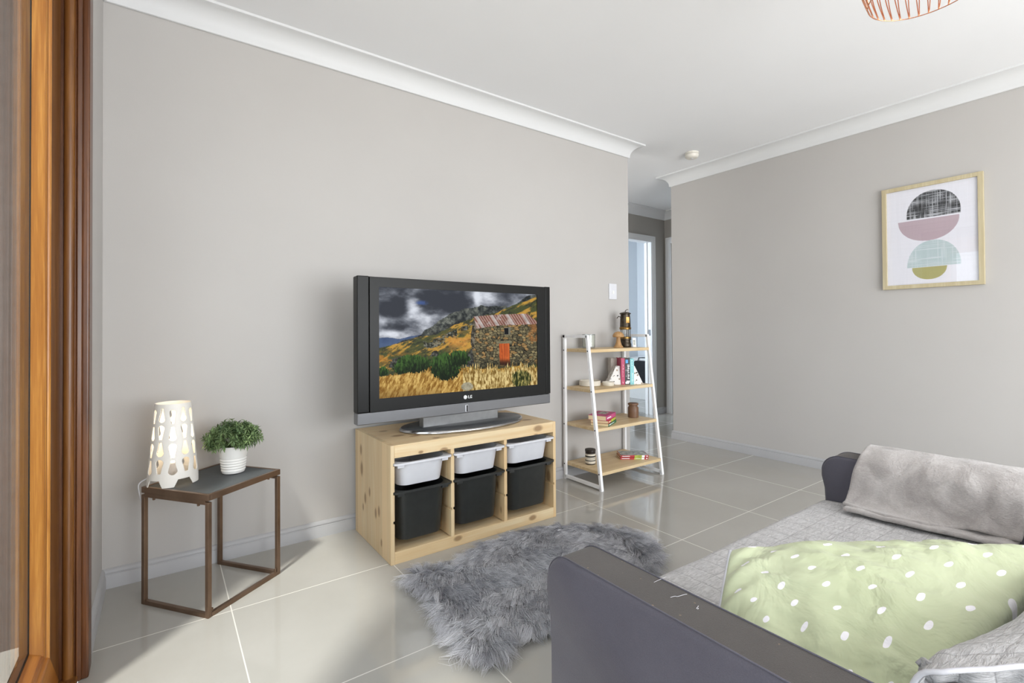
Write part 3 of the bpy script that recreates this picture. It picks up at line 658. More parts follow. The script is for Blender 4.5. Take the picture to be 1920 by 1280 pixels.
# ------------------------------------------------------------------ cut-out table lamp
LX, LYy, LZ = .035, 2.262, TH
LH, RB, RT = .302, .083, .058
lamp = thing('table_lamp', 'glowing white tapered table lamp with drop shaped cutouts on the side table', 'table lamp', (LX, LYy, LZ))
nA, nZ = 330, 230; vs = []; keep = []
for i in range(nZ+1):
    z = LH*i/nZ; r = RB+(RT-RB)*z/LH
    for j in range(nA): a = 2*PI*j/nA; vs.append((LX+r*math.cos(a), LYy+r*math.sin(a), LZ+z))
def hole(a, z):
    n = 11; fa = (a/(2*PI)*n+.32) % n; ci = int(fa); du = fa-ci-.5
    # feet
    if z < .030:
        fb = (a/(2*PI)*5.0+.42) % 1; w = .27+.22*(1-z/.030)
        if z < .026 and abs(fb-.5) < .20+.12*(1-z/.026): return True
    off = .0 if ci % 2 == 0 else .006
    zz = z-.040-off; rowh = .0615
    if zz < 0 or z > LH-.012: return False
    row = int(zz/rowh); t_ = (zz % rowh)/rowh
    if row > 3 or t_ < .08 or t_ > .92: return False
    t_ = (t_-.08)/.84
    if (row+ci) % 2: t_ = 1-t_      # wide end up or down
    # drop: round belly at t=.25, narrow towards 1
    L = rowh*.84
    W = 2*PI*(RB+(RT-RB)*z/LH)/n; x = abs(du)*W; y = t_*L; rr_ = .33*W
    if y < rr_: return x*x+(y-rr_)**2 < rr_*rr_
    wid = rr_*(1-.60*((y-rr_)/(L-rr_))**.8)
    return x < wid
fs = []
for i in range(nZ):
    for j in range(nA):
        a = 2*PI*(j+.5)/nA; z = LH*(i+.5)/nZ
        if not hole(a, z): k = (j+1) % nA; fs.append((i*nA+j, i*nA+k, (i+1)*nA+k, (i+1)*nA+j))
mb = MB(); mb.v = vs; mb.f = fs
o = obj('lamp_shade', mb, 'lamp_white', lamp, smooth=True, solid=.0025)
o = obj('bulb', MB().lathe([(.0125, .075), (.0135, .09), (.020, .105), (.0265, .125), (.0265, .14), (.020, .157), (.010, .166), (.002, .168)], (LX, LYy, LZ), 24), 'bulb_glow', lamp); autosmooth(o, 80)
o = obj('bulb_holder', MB().lathe([(.016, .03), (.018, .032), (.018, .074), (.014, .076)], (LX, LYy, LZ), 24).box(LX-.078, LX+.078, LYy-.006, LYy+.006, LZ+.0295, LZ+.034), 'white_plastic', lamp)
pts = [(LX-.02, LYy, TH+.032), (LX-.06, LYy+.005, TH+.03), (LX-.085, LYy+.008, TH+.024), (-.072, 2.280, TH+.008), (-.070, 2.286, TH-.02), (-.0575, 2.290, .34), (-.0600, 2.290, .25), (-.0570, 2.290, .15), (-.0575, 2.291, .04), (-.056, 2.31, .004), (-.058, 2.42, .004)]
cv = []
for i in range(len(pts)-1):
    for k in range(4): cv.append(Vector(pts[i]).lerp(Vector(pts[i+1]), k/4))
cv.append(Vector(pts[-1]))
for _ in range(3): cv = [cv[0]]+[(cv[i-1]+cv[i]*2+cv[i+1])/4 for i in range(1, len(cv)-1)]+[cv[-1]]
obj('power_cord', MB().tube(cv, .0022, 8), 'white_plastic', lamp, smooth=True)
lb = bpy.data.lights.new('lamp_bulb_light', 'POINT'); lb.energy = .17; lb.color = (1, .80, .55); lb.shadow_soft_size = .025
lo = bpy.data.objects.new('lamp_bulb_light', lb); COL.objects.link(lo); lo.location = (LX, LYy, LZ+.2)

# ------------------------------------------------------------------ potted plant
PX, PY = .236, 2.275
pl = thing('potted_plant', 'small bushy green plant in a ribbed white pot on the side table', 'potted plant', (PX, PY, TH))
pr = [(.036, 0), (.040, .001), (.0415, .004)]
for k in range(5):
    z = .008+k*.0105; r = .042+z*.11; pr += [(r-.0008, z), (r+.0012, z+.003), (r+.0012, z+.007), (r-.0008, z+.0095)]
pr += [(.050, .066), (.0545, .106), (.0548, .109), (.0535, .110), (.052, .108), (.049, .09)]
o = obj('pot', MB().lathe(pr, (PX, PY, TH), 64, True, False), 'ceramic_white', pl); autosmooth(o, 60)
o = obj('soil', MB().lathe([(.0505, .095), (.03, .099), (.001, .1)], (PX, PY, TH), 32), 'soil', pl); autosmooth(o, 60)
vs, fs, cs_ = [], [], []
def leafblade(p, d, L, w, c):
    d = d.normalized(); s_ = d.cross(Vector((random.uniform(-.3, .3), random.uniform(-.3, .3), 1)))
    if s_.length < .1: s_ = Vector((1, 0, 0))
    s_.normalize(); n_ = s_.cross(d); b = len(vs)
    droop = n_*(-.12*L)
    vs.extend([p, p+d*L*.45+s_*w+droop*-.4, p+d*L*.45-s_*w+droop*-.4, p+d*L+droop, p+d*L*.45+n_*-.0006])
    fs.extend([(b, b+1, b+4), (b, b+4, b+2), (b+1, b+3, b+4), (b+4, b+3, b+2)]); cs_.extend([c]*5)
stems = MB()
for i in range(190):
    th_ = random.uniform(0, 2*PI); ph = math.acos(random.uniform(-.28, 1))
    q = Vector((math.sin(ph)*math.cos(th_), math.sin(ph)*math.sin(th_), math.cos(ph)))
    R_ = random.uniform(.72, 1.0)**.5
    tip = Vector((PX, PY, TH+.128))+Vector((q.x*.105, q.y*.105, q.z*.078))*R_*random.uniform(.86, 1.04)
    root = Vector((PX+q.x*.02, PY+q.y*.02, TH+.1)); mid = (root+tip)/2+Vector((0, 0, .012))
    if i % 2 == 0: stems.tube([root, mid, tip], [.0011, .0009, .0006], 4)
    dr = (tip-mid).normalized(); base = random.random()
    for k in range(3):
        pp = tip-dr*k*.010
        for j in range(5):
            a = 2*PI*j/5+k+i; t1 = dr.orthogonal().normalized(); t2 = dr.cross(t1)
            d = dr*random.uniform(.25, .8)+(t1*math.cos(a)+t2*math.sin(a))
            g = base*.6+random.random()*.4
            leafblade(pp, d, random.uniform(.016, .025), random.uniform(.0026, .0038), (.045+.17*g, .09+.21*g, .04+.08*g, 1))
me = bpy.data.meshes.new('foliage'); me.from_pydata([tuple(v_) for v_ in vs], [], fs); me.materials.append(MATS['leaf'])
at = me.color_attributes.new('Col', 'FLOAT_COLOR', 'POINT'); at.data.foreach_set('color', np.array(cs_, np.float32).ravel())
o = bpy.data.objects.new('foliage', me); COL.objects.link(o); o.parent = pl; o.matrix_parent_inverse = pl.matrix_basis.inverted()
simple('stem_green', '4B5A30', .7); obj('stems', stems, 'stem_green', pl)

# ------------------------------------------------------------------ ladder shelf
FX = (2.205, 2.795); FT, FB = (2.245, .965), (2.128, 0)
shf = thing('ladder_shelf', 'white metal ladder shelf with four pale oak boards against the wall', 'shelf', (2.5, 2.3, 0))
tw = .019; YB = 2.458
def fy(z): return FB[0]+(FT[0]-FB[0])*z/FT[1]
for x in FX:
    mb = MB().box(x-tw/2, x+tw/2, YB-tw/2, YB+tw/2, 0, .965)
    mb.box(x-tw/2, x+tw/2, FT[0]-.004, YB+tw/2, .946, .965)
    mb.bar((x, FB[0]+.0008, .008), (x, FT[0]-.0005, .962), tw).bar((x, fy(.02)+.002, .02), (x, YB, .02), tw)
    mb.box(x-tw/2, x+tw/2, FB[0]-.009, FB[0]+.012, 0, .012)
    obj('side_frame', mb, 'white_metal', shf, bev=.001)
SZ = (.872, .617, .378, .112)
for z in SZ:
    obj('shelf_board', MB().box(FX[0]+tw/2-.001, FX[1]-tw/2+.001, fy(z)-.012, YB+.006, z-.02, z), 'oak_shelf', shf, bev=.0015)
    for x, sx in ((FX[0], -1), (FX[1], 1)):
        for y in (YB, fy(z-.01)):
            b_ = obj('bolt', MB().lathe([(.0045, 0), (.0045, .002), (.003, .003)], (0, 0, 0), 12), 'steel_dark', shf)
            b_.data.transform(Matrix.Translation((x+sx*tw/2, y, z-.01)) @ Matrix.Rotation(sx*PI/2, 4, 'Y'))

# shelf 1
z = SZ[0]
x, y = 2.372, 2.400
cu = thing('glass_candle', 'white candle in a clear glass tumbler on the top shelf', 'candle', (x, y, z))
autosmooth(obj('tumbler', MB().lathe([(.040, 0), (.0435, .002), (.0445, .095), (.0425, .096), (.0415, .012), (.003, .011)], (x, y, z), 48), 'tumbler_glass', cu))
autosmooth(obj('wax', MB().lathe([(.0395, .0125), (.0405, .086), (.0395, .090), (.036, .086), (.002, .085)], (x, y, z), 48), 'candle_wax', cu))
obj('wick', MB().lathe([(.001, .085), (.001, .093)], (x, y, z), 8), 'ink_black', cu)
x, y = 2.578, 2.318
mu = thing('wooden_mushroom', 'turned wooden mushroom ornament beside the brass lantern on the top shelf', 'ornament', (x, y, z))
autosmooth(obj('stem', MB().lathe([(.034, 0), (.035, .004), (.024, .018), (.015, .045), (.0135, .07), (.017, .085)], (x, y, z), 32), 'mushroom_wood', mu))
autosmooth(obj('cap', MB().lathe([(.012, .078), (.036, .074), (.040, .080), (.038, .090), (.030, .102), (.016, .111), (.002, .113)], (x, y, z), 36), 'mushroom_wood', mu))
x, y = 2.708, 2.368
la = thing('miners_lantern', 'worn brass and dark bronze miners lantern on the top shelf', 'lantern', (x, y, z))
autosmooth(obj('base', MB().lathe([(.040, 0), (.042, .004), (.042, .022), (.038, .030), (.036, .050), (.041, .054), (.041, .060), (.034, .064)], (x, y, z), 40), 'bronze_dark', la))
autosmooth(obj('lower_collar', MB().lathe([(.0375, .060), (.041, .063), (.041, .072), (.0375, .076)], (x, y, z), 40), 'brass_worn', la))
obj('glass_chimney', MB().lathe([(.028, .070), (.028, .128)], (x, y, z), 32, False, False), 'tumbler_glass', la)
mb = MB()
for k in range(6): a = 2*PI*k/6; mb.tube([(x+.034*math.cos(a), y+.034*math.sin(a), z+.07), (x+.034*math.cos(a), y+.034*math.sin(a), z+.130)], .0022, 6)
obj('guard_pillars', mb, 'bronze_dark', la)
autosmooth(obj('upper_collar', MB().lathe([(.034, .125), (.041, .128), (.042, .140), (.037, .146)], (x, y, z), 40), 'brass_worn', la))
autosmooth(obj('bonnet', MB().lathe([(.037, .144), (.038, .150), (.036, .20), (.033, .236), (.040, .238), (.041, .243), (.030, .249), (.006, .254)], (x, y, z), 40), 'bronze_dark', la))
obj('badge', MB().obox((x-.013, y-.0335, z+.195), .013, .0015, .022, (1, -.38, 0)), 'brass_worn', la, bev=.001)
obj('hanging_hook', MB().tube([(x, y, z+.252), (x+.002, y, z+.262), (x+.012, y-.006, z+.270), (x+.020, y-.01, z+.268)], .003, 6), 'bronze_dark', la, smooth=True)
obj('side_catch', MB().tube([(x-.036, y+.01, z+.215), (x-.048, y+.02, z+.222), (x-.054, y+.03, z+.207)], .003, 6), 'bronze_dark', la, smooth=True)
tg = thing('paper_tag', 'small white tag leaning against the foot of the lantern', 'tag', (2.728, 2.306, z))
obj('tag_card', MB().obox((2.733, 2.308, z+.0335), .012, .0015, .033, (.82, -.57, 0), None, (.10, .16, 1)), 'white_gloss', tg, bev=.0008)
obj('tag_print', MB().obox((2.7323, 2.3060, z+.034), .007, .0004, .018, (.82, -.57, 0), None, (.10, .16, 1)), 'cover_photo', tg)
# shelf 2
z = SZ[1]
def dish(x, y, r, h, label):
    o = obj('dish', MB().lathe([(r*.93, 0), (r, .004), (r, h-.003), (r*.985, h), (r*.94, h-.002), (r*.92, .008), (.002, .007)], (x, y, z), 56), 'cream_ceramic'); autosmooth(o, 50)
    tag(o, label, 'dish', None); return o
dish(2.372, 2.392, .072, .036, 'large round cream ceramic dish on the second shelf')
dish(2.474, 2.318, .040, .026, 'small round cream ceramic dish beside the larger one')
bc = Vector((2.635, 2.325)); U = Vector((math.cos(math.radians(-31)), math.sin(math.radians(-31)))); Vd = Vector((-U.y, U.x))  # Vd points away from the viewer
def bx2(u0, u1, v0, v1, z0, z1, mb=None):
    c = bc+U*(u0+u1)/2+Vd*(v0+v1)/2
    return (mb or MB()).obox((c.x, c.y, z+(z0+z1)/2), (u1-u0)/2, (v1-v0)/2, (z1-z0)/2, (U.x, U.y, 0))
def bookend(u0, u1, t0, t1, label):
    mb = MB(); q = []
    for (a, b, v0, v1, zz_) in ((u0, u1, -.045, .045, 0), (t0, t1, -.025, .025, .128)):
        q.append([(bc.x+U.x*u_+Vd.x*v_, bc.y+U.y*u_+Vd.y*v_, z+zz_) for u_, v_ in ((a, v0), (b, v0), (b, v1), (a, v1))])
    mb.ring(q); return tag(obj('bookend', mb, 'terrazzo', bev=.001), label, 'bookend')
bookend(-.128, -.032, -.060, -.032, 'black flecked terrazzo bookend left of the upright books')
bookend(.060, .128, .060, .072, 'black flecked terrazzo bookend right of the upright books')
def book(u0, u1, h, mat, label, marks=None, v0=-.05, d=.12, group='upright books on the second shelf'):
    c = bc+U*(u0+u1)/2
    t_ = thing('book', label, 'book', (c.x, c.y, z), group); w = u1-u0
    mb = bx2(u0, u0+.0022, v0, v0+d, 0, h); bx2(u1-.0022, u1, v0, v0+d, 0, h, mb); bx2(u0+.0022, u1-.0022, v0, v0+.0025, 0, h, mb)
    obj('cover', mb, mat, t_); obj('pages', bx2(u0+.0022, u1-.0022, v0+.0025, v0+d-.004, .003, h-.003), 'page_paper', t_)
    if marks:
        mb = MB(); bx2_ = []
        for (a, b, z0_, z1_) in marks: bx2(u0+w*a, u0+w*b, v0-.0006, v0+.0005, z0_*h, z1_*h, mb)
        obj('spine_print', mb, 'ink_white', t_)
    return t_
random.seed(3)
def marks(n, a, b, z0_, z1_):
    out = []
    for k in range(n):
        p = z0_+(z1_-z0_)*k/n; s_ = (z1_-z0_)/n; out.append((a+random.uniform(0, .1), b-random.uniform(0, .25), p, p+s_*random.uniform(.45, .7)))
    return out
tb_ = thing('book', 'thick white book standing behind the left terrazzo bookend', 'book', (bc.x, bc.y, z), 'upright books on the second shelf')
obj('cover', bx2(-.075, -.073, .047, .135, 0, .178, bx2(-.034, -.032, .047, .135, 0, .178, bx2(-.073, -.034, .047, .049, 0, .178))), 'cover_white', tb_)
obj('pages', bx2(-.073, -.034, .049, .131, .003, .175), 'page_paper', tb_)
book(-.031, -.006, .183, 'cover_crimson', 'upright book with a crimson pink spine between the bookends', marks(14, .4, .65, .3, .8)+marks(4, .35, .65, .05, .16))
tk = book(-.005, .031, .181, 'cover_black', 'upright book with a black spine and white lettering', marks(12, .45, .92, .22, .78)+marks(10, .15, .35, .3, .7)+[(.1, .8, .03, .11), (.3, .95, .08, .15)])
obj('spine_badge', bx2(.0, .018, -.0508, -.0495, .148, .172), 'ink_blue', tk)
book(.032, .059, .180, 'cover_cyan', 'upright book with a pale turquoise spine beside the right bookend', marks(10, .5, .8, .08, .45)+marks(5, .35, .65, .72, .95))
# shelf 3: pile of three paperbacks
z = SZ[2]
def flat_book(cx, cy, z0, L, Wd, h, ang, cover, label, spine_mats=(), group='paperbacks piled on the third shelf', spine_side=-1, cat='book', name='paperback_book'):
    d = Vector((math.cos(ang), math.sin(ang), 0)); n_ = Vector((-d.y, d.x, 0)); t_ = thing(name, label, cat, (cx, cy, z0), group)
    c = Vector((cx, cy, z0+h/2))
    mb = MB().obox(c+Vector((0, 0, h/2-.0008)), L/2, Wd/2, .0008, d).obox(c-Vector((0, 0, h/2-.0008)), L/2, Wd/2, .0008, d)
    mb.obox(c+n_*spine_side*(Wd/2-.0008), L/2, .0008, h/2, d)
    obj('cover', mb, cover, t_)
    obj('pages', MB().obox(c, L/2-.0015, Wd/2-.0015, h/2-.0014, d), 'page_paper', t_)
    for (a, b, mt, zz0, zz1) in spine_mats:
        obj('spine_print', MB().obox(c+n_*spine_side*(Wd/2+.0002)+d*(-L/2+L*(a+b)/2)+Vector((0, 0, -h/2+h*(zz0+zz1)/2)), L*(b-a)/2, .0004, h*(zz1-zz0)/2, d), mt, t_)
    return t_, c, d, n_
an = math.radians(27)
flat_book(2.368, 2.262, z, .185, .118, .019, an, 'cover_green', 'bottom paperback of the pile with a dark green spine', [(.08, .35, 'ink_white', .35, .65), (.4, .7, 'ink_white', .4, .6)])
flat_book(2.366, 2.264, z+.0192, .183, .118, .018, an+.02, 'cover_orange', 'middle paperback of the pile with an orange and lime spine', [(.38, .98, 'cover_lime', .05, .95), (.05, .3, 'ink_white', .35, .65)])
_, c, d, n_ = flat_book(2.362, 2.270, z+.0374, .19, .122, .030, an-.05, 'cover_pink', 'top paperback of the pile with a bright pink cover', [(.1, .5, 'ink_white', .35, .6)])
obj('cover_print', MB().obox(c+Vector((0, 0, .0154))+d*.02, .045, .028, .0004, d), 'cover_photo', _)
x, y = 2.705, 2.300
jr = thing('wooden_jar', 'dark turned wooden jar with lid on the third shelf', 'jar', (x, y, z))
autosmooth(obj('jar_body', MB().lathe([(.034, 0), (.037, .003), (.038, .04), (.037, .070), (.030, .080), (.029, .086)], (x, y, z), 40), 'jar_wood', jr))
autosmooth(obj('lid', MB().lathe([(.030, .086), (.036, .089), (.037, .096), (.034, .101), (.028, .103), (.002, .104)], (x, y, z), 40), 'jar_wood', jr))
# shelf 4
z = SZ[3]
x, y = 2.302, 2.322
cj = thing('candle_jar', 'jar candle with black lid and striped cream label on the bottom shelf', 'candle', (x, y, z))
autosmooth(obj('jar_glass', MB().lathe([(.030, 0), (.033, .003), (.033, .078), (.029, .082)], (x, y, z), 40), 'jar_dark', cj))
autosmooth(obj('label_band', MB().lathe([(.0335, .008), (.0336, .008), (.0336, .070), (.0335, .070)], (x, y, z), 40, False, False), 'cream_ceramic', cj))
mb = MB()
for a, b in ((.024, .030), (.049, .058)): mb.lathe([(.0338, a), (.0339, a), (.0339, b), (.0338, b)], (x, y, z), 40, False, False)
for k in range(9): an_ = math.radians(-150+k*9); mb.obox((x+.034*math.cos(an_), y+.034*math.sin(an_), z+.040), .0012, .0004, .0022, (-math.sin(an_), math.cos(an_), 0))
obj('label_stripes', mb, 'ink_black', cj)
autosmooth(obj('lid', MB().lathe([(.033, .082), (.035, .083), (.035, .096), (.033, .098), (.002, .098)], (x, y, z), 40), 'jar_dark', cj))
an = math.radians(-36)
for k, (lab, dx) in enumerate((('lower of two red spined travel books lying on the bottom shelf', 0), ('upper of two red spined travel books lying on the bottom shelf', .003))):
    t_, c, d, n_ = flat_book(2.652+dx, 2.268, z+k*.0145, .19, .125, .014, an+k*.012, 'red_cover' if k == 0 else 'red_cover', lab,
        [(.05, .33, 'ink_white', .35, .65), (.50, .76, 'cover_lime', .05, .95), (.55, .72, 'ink_white', .35, .65), (.76, .86, 'ink_white', .05, .95), (.92, .97, 'ink_white', .25, .75)], group='travel books on the bottom shelf', name='travel_book')
    if k: obj('cover_print', MB().obox(c+Vector((0, 0, .0074)), .092, .060, .0004, d), 'cover_photo', t_)

# ------------------------------------------------------------------ bedroom glimpsed through the doorway
bc2 = thing('white_cabinet', 'low white cabinet in the bedroom beyond the doorway', 'cabinet', (5.78, 4.45, 0))
obj('carcass', MB().box(5.58, 5.98, 3.9, 4.93, 0, .555), 'white_gloss', bc2, bev=.002)
obj('top_slab', MB().box(5.56, 5.99, 3.88, 4.95, .555, .585), 'white_gloss', bc2, bev=.002)
bg2 = thing('black_bag', 'black bag hanging on the white cabinet in the bedroom', 'bag', (5.54, 4.58, .22))
obj('bag_body', MB().box(5.50, 5.575, 4.40, 4.665, .215, .55), 'black_fabric', bg2, bev=.02, seg=3)
obj('strap', MB().tube([(5.54, 4.46, .54), (5.55, 4.47, .592), (5.60, 4.50, .593), (5.60, 4.58, .593), (5.55, 4.61, .592), (5.54, 4.62, .54)], .006, 6), 'black_fabric', bg2)

# ------------------------------------------------------------------ framed print on the right wall
pf = thing('framed_print', 'abstract print of stacked half circles in a pale wood frame', 'picture', (RX, .91, 1.245))
y0, y1, z0, z1 = .670, 1.150, 1.243, 1.886; fwid = .024; XF = RX-.022
mb = MB(); pts_o = [(y0, z0), (y1, z0), (y1, z1), (y0, z1)]; pts_i = [(y0+fwid, z0+fwid), (y1-fwid, z0+fwid), (y1-fwid, z1-fwid), (y0+fwid, z1-fwid)]
mb.ring([[(RX-.001, a, b) for a, b in pts_o], [(XF, a, b) for a, b in pts_o], [(XF, a, b) for a, b in pts_i], [(RX-.001, a, b) for a, b in pts_i], [(RX-.001, a, b) for a, b in pts_o]], False, False)
obj('frame', mb, 'frame_wood', pf, bev=.001)
obj('glass_pane', MB().box(XF+.006, XF+.008, y0+fwid, y1-fwid, z0+fwid, z1-fwid), 'picture_glass', pf)
def pp_(u, v):
    Yc = (y1-fwid)-(y1-y0-2*fwid)*u; Zc = (z1-fwid)-(z1-z0-2*fwid)*v
    bgc = np.ones(u.shape+(3,))*C3('E8E8F0'); li = vnoise(Yc*900, Zc*8, 4)*.5+vnoise(Yc*8, Zc*900, 5)*.5; bgc = bgc*(.96+.05*li[..., None])
    I = bgc
    # hatched dome
    def se(cy, cz, ry, rz, p=2.2): return np.abs((Yc-cy)/ry)**p+np.abs((Zc-cz)/rz)**p < 1
    m1 = se(.896, 1.690, .128, .142, 2.1) & (Zc > 1.672)
    n_ = np.maximum(vnoise(Yc*420, Zc*9, 11), vnoise(Yc*9, Zc*420, 12)); n2_ = fbm(Yc, Zc, .05, 13)
    I = np.where(m1[..., None], mixc(C3('2A2C2F'), C3('C0C2C8'), ss(.50, .88, n_*.75+n2_*.35)), I)
    m2 = se(.921, 1.663, .146, .133, 2.1) & (Zc < 1.663); I = np.where(m2[..., None], C3('BAA8B0')*(.97+.06*li[..., None]), I)
    m3 = se(.897, 1.371, .127, .159, 2.1) & (Zc > 1.371); I = np.where(m3[..., None], mixc(C3('B9C9CC'), C3('DADFE4'), ss(.6, 1, np.maximum(vnoise(Yc*420, Zc*9, 21), vnoise(Yc*9, Zc*420, 22)))), I)
    m4 = se(.917, 1.369, .083, .076, 2.1) & (Zc < 1.369); I = np.where(m4[..., None], C3('AFAB77')*(.97+.06*li[..., None]), I)
    return I
paint_grid('artwork', 240, 330, lambda u, v: (XF+.011, (y1-fwid)-(y1-y0-2*fwid)*u, (z1-fwid)-(z1-z0-2*fwid)*v), pp_, 'print', pf)

# ------------------------------------------------------------------ copper wire pendant
cx, cy, cz, cr = 1.846, .447, 2.0, .138
pd = thing('pendant_lamp', 'copper wire pendant lamp hanging from the ceiling', 'pendant lamp', (cx, cy, cz))
def rr(z_):  # radius of the wire bowl at height above rim
    q_ = z_/.26; return cr*(1+.22*math.sin(q_*PI*.9))*(1-.80*max(0, q_-.35)**1.6*1.9)
o = obj('bottom_ring', MB().tube([(cx+cr*math.cos(a), cy+cr*math.sin(a), cz) for a in [2*PI*k/72 for k in range(72)]], .0016, 6, True), 'copper', pd, smooth=True)
mb = MB(); nW = 36
for k in range(nW):
    for s_ in (-.5, .5):
        pts = []
        for j in range(13):
            h = .24*j/12; a = 2*PI*k/nW+s_*(.012+.12*j/12); r = float(rr(h)); pts.append((cx+r*math.cos(a), cy+r*math.sin(a), cz+h))
        mb.tube(pts, .0016, 5)
o = obj('wire_cage', mb, 'copper', pd, smooth=True)
obj('lamp_holder', MB().lathe([(.050, .232), (.052, .238), (.034, .246), (.030, .262), (.006, .27)], (cx, cy, cz), 28), 'copper', pd, smooth=True)
obj('bulb', MB().lathe([(.014, .205), (.02, .19), (.029, .165), (.029, .15), (.02, .132), (.002, .125)], (cx, cy, cz), 24), 'lamp_white', pd, smooth=True)
obj('cord', MB().tube([(cx, cy, cz+.262), (cx, cy, CH-.03)], .003, 8), 'white_plastic', pd)
obj('ceiling_rose', MB().lathe([(.02, CH-cz-.035), (.045, CH-cz-.025), (.05, CH-cz)], (cx, cy, cz), 28), 'copper', pd, smooth=True)

# ------------------------------------------------------------------ sofa
SF = .722; AT = .572; AX0, AX1 = .602, .702; BX0, BX1 = 1.815, 1.925; SB = -.06
so = thing('sofa', 'small dark grey fabric sofa with low straight arms', 'sofa', ((AX0+BX1)/2, .33, 0))
def armprof(inset=0.0, n=9):
    """side outline of an arm in (y, z): rounded top front corner that bulges slightly"""
    r = .055-inset*.5; yf = SF+.012-inset; zt = AT-inset; pts = [(SB+inset, .05+inset), (SF-inset, .05+inset), (SF-inset, .40)]
    pts += [(SF+.003-inset, .46), (yf, .50)]
    for k in range(1, n+1): a = PI/2*k/n; pts.append((yf-r+r*math.cos(a), zt-r+r*math.sin(a)))
    pts += [(SB+inset, zt)]
    return pts
def arm(x0, x1):
    P0 = armprof(.007); P1 = armprof(0)
    body = MB(); ys = [(x0, P0), (x0+.005, armprof(.003)), (x0+.010, P1), (x1-.010, P1), (x1-.005, armprof(.003)), (x1, P0)]
    # sides
    s1 = obj('arm_side', MB().ring([[(x, a, b) for a, b in p] for x, p in ys[:3]], True, False), 'sofa_fabric', so); autosmooth(s1, 60)
    s2 = obj('arm_side', MB().ring([[(x, a, b) for a, b in p] for x, p in ys[3:]], False, True), 'sofa_fabric', so); autosmooth(s2, 60)
    g_ = obj('arm_top', MB().ring([[(x, a, b) for a, b in p] for x, p in ys[2:4]], False, False), 'sofa_fabric_warmlit_stained', so); autosmooth(g_, 60)
    for x in (x0+.010, x1-.010):
        obj('seam', MB().tube([(x, a, b) for a, b in armprof(-.0006, 14)[2:]], .0013, 6), 'sofa_fabric', g_, smooth=True)
arm(AX0, AX1); arm(BX0, BX1)
obj('seat_base', MB().box(AX1-.005, BX0+.005, SB+.1, SF-.03, .05, .30), 'sofa_fabric', so, bev=.02, seg=3)
o = obj('seat_cushion', MB().box(AX1+.004, BX0-.004, .10, SF-.012, .30, .415), 'sofa_fabric', so, bev=.03, seg=4)
o = obj('backrest', MB().box(AX1-.002, BX0+.002, SB, .095, .05, .585), 'sofa_fabric', so, bev=.03, seg=4)
for x in (AX0+.05, BX1-.05):
    for y in (SB+.06, SF-.06): obj('foot', MB().lathe([(.018, 0), (.022, .05)], (x, y, 0), 20), 'tv_black', so)

# lint and hairs on the near arm are fibres lying on the cloth
for (x, y, a, L) in ((.672, .53, .5, .035), (.655, .485, -.1, .028), (.66, .44, 1.2, .02)):
    pts = [(x+L*t_*math.cos(a)+.003*math.sin(9*t_), y+L*t_*math.sin(a)*.6-L*t_*.3, AT+.0012) for t_ in [k/8 for k in range(9)]]
    obj('pet_hair', MB().tube(pts, .0003, 4), 'fibre_white', so)

# ------------------------------------------------------------------ quilt over the seat
def uvmesh(o, uv):
    l = o.data.uv_layers.new(name='UVMap'); idx = np.zeros(len(o.data.loops), np.int32); o.data.loops.foreach_get('vertex_index', idx)
    l.data.foreach_set('uv', np.array(uv, np.float32)[idx].ravel())
def sm(t_): return t_*t_*(3-2*t_)
def cloth(name, path, cross, nu, nv, mat, thick, noise, parent=None, uvscale=None, nsc=.09):
    """path(v)->(a,b) arc; cross maps (u, point)->xyz"""
    pass
def arc_path(pts, n):
    P = [Vector(p) for p in pts]
    for _ in range(4):
        Q = [P[0]]
        for i in range(len(P)-1): Q += [P[i]*.75+P[i+1]*.25, P[i]*.25+P[i+1]*.75]
        Q.append(P[-1]); P = Q
    L = [0]
    for i in range(len(P)-1): L.append(L[-1]+(P[i+1]-P[i]).length)
    out = []
    for k in range(n+1):
        s_ = L[-1]*k/n; j = max(i for i in range(len(L)) if L[i] <= s_+1e-9); j = min(j, len(P)-2)
        f = (s_-L[j])/max(1e-9, L[j+1]-L[j]); out.append((P[j].lerp(P[j+1], min(f, 1)), s_))
    return out
from mathutils import noise as mn
def fb(x, y, z_=0, s=.1, o=3): return mn.fractal(Vector((x/s, y/s, z_)), .8, 2.1, o)
path = arc_path([(.105, .58), (.11, .44), (.14, .424), (.40, .424), (SF-.02, .424), (SF+.010, .418), (SF+.016, .39), (SF+.012, .30), (SF+.012, .20)], 90)
nx = 110; mb = MB(); uv = []; xa, xb = AX1+.012, BX0-.012
for i in range(nx+1):
    x = xa+(xb-xa)*i/nx
    for (p, s_) in path:
        h = fb(x, s_, 0, .16)*.0035+fb(x*.6, s_*3, 3, .05)*.0018
        top = p.y > .41
        mb.v.append((x+(0 if top else 0), p.x+(abs(h)*1.0 if not top else 0), p.y+(h+.004 if top else 0))); uv.append((x, s_))
n1_ = len(path)
mb.f = [(i*n1_+j, (i+1)*n1_+j, (i+1)*n1_+j+1, i*n1_+j+1) for i in range(nx) for j in range(n1_-1)]
qo = obj('quilt', mb, 'quilt', smooth=True, solid=.004); uvmesh(qo, uv)
tag(qo, 'light grey stitched quilt covering the sofa seat', 'quilt')

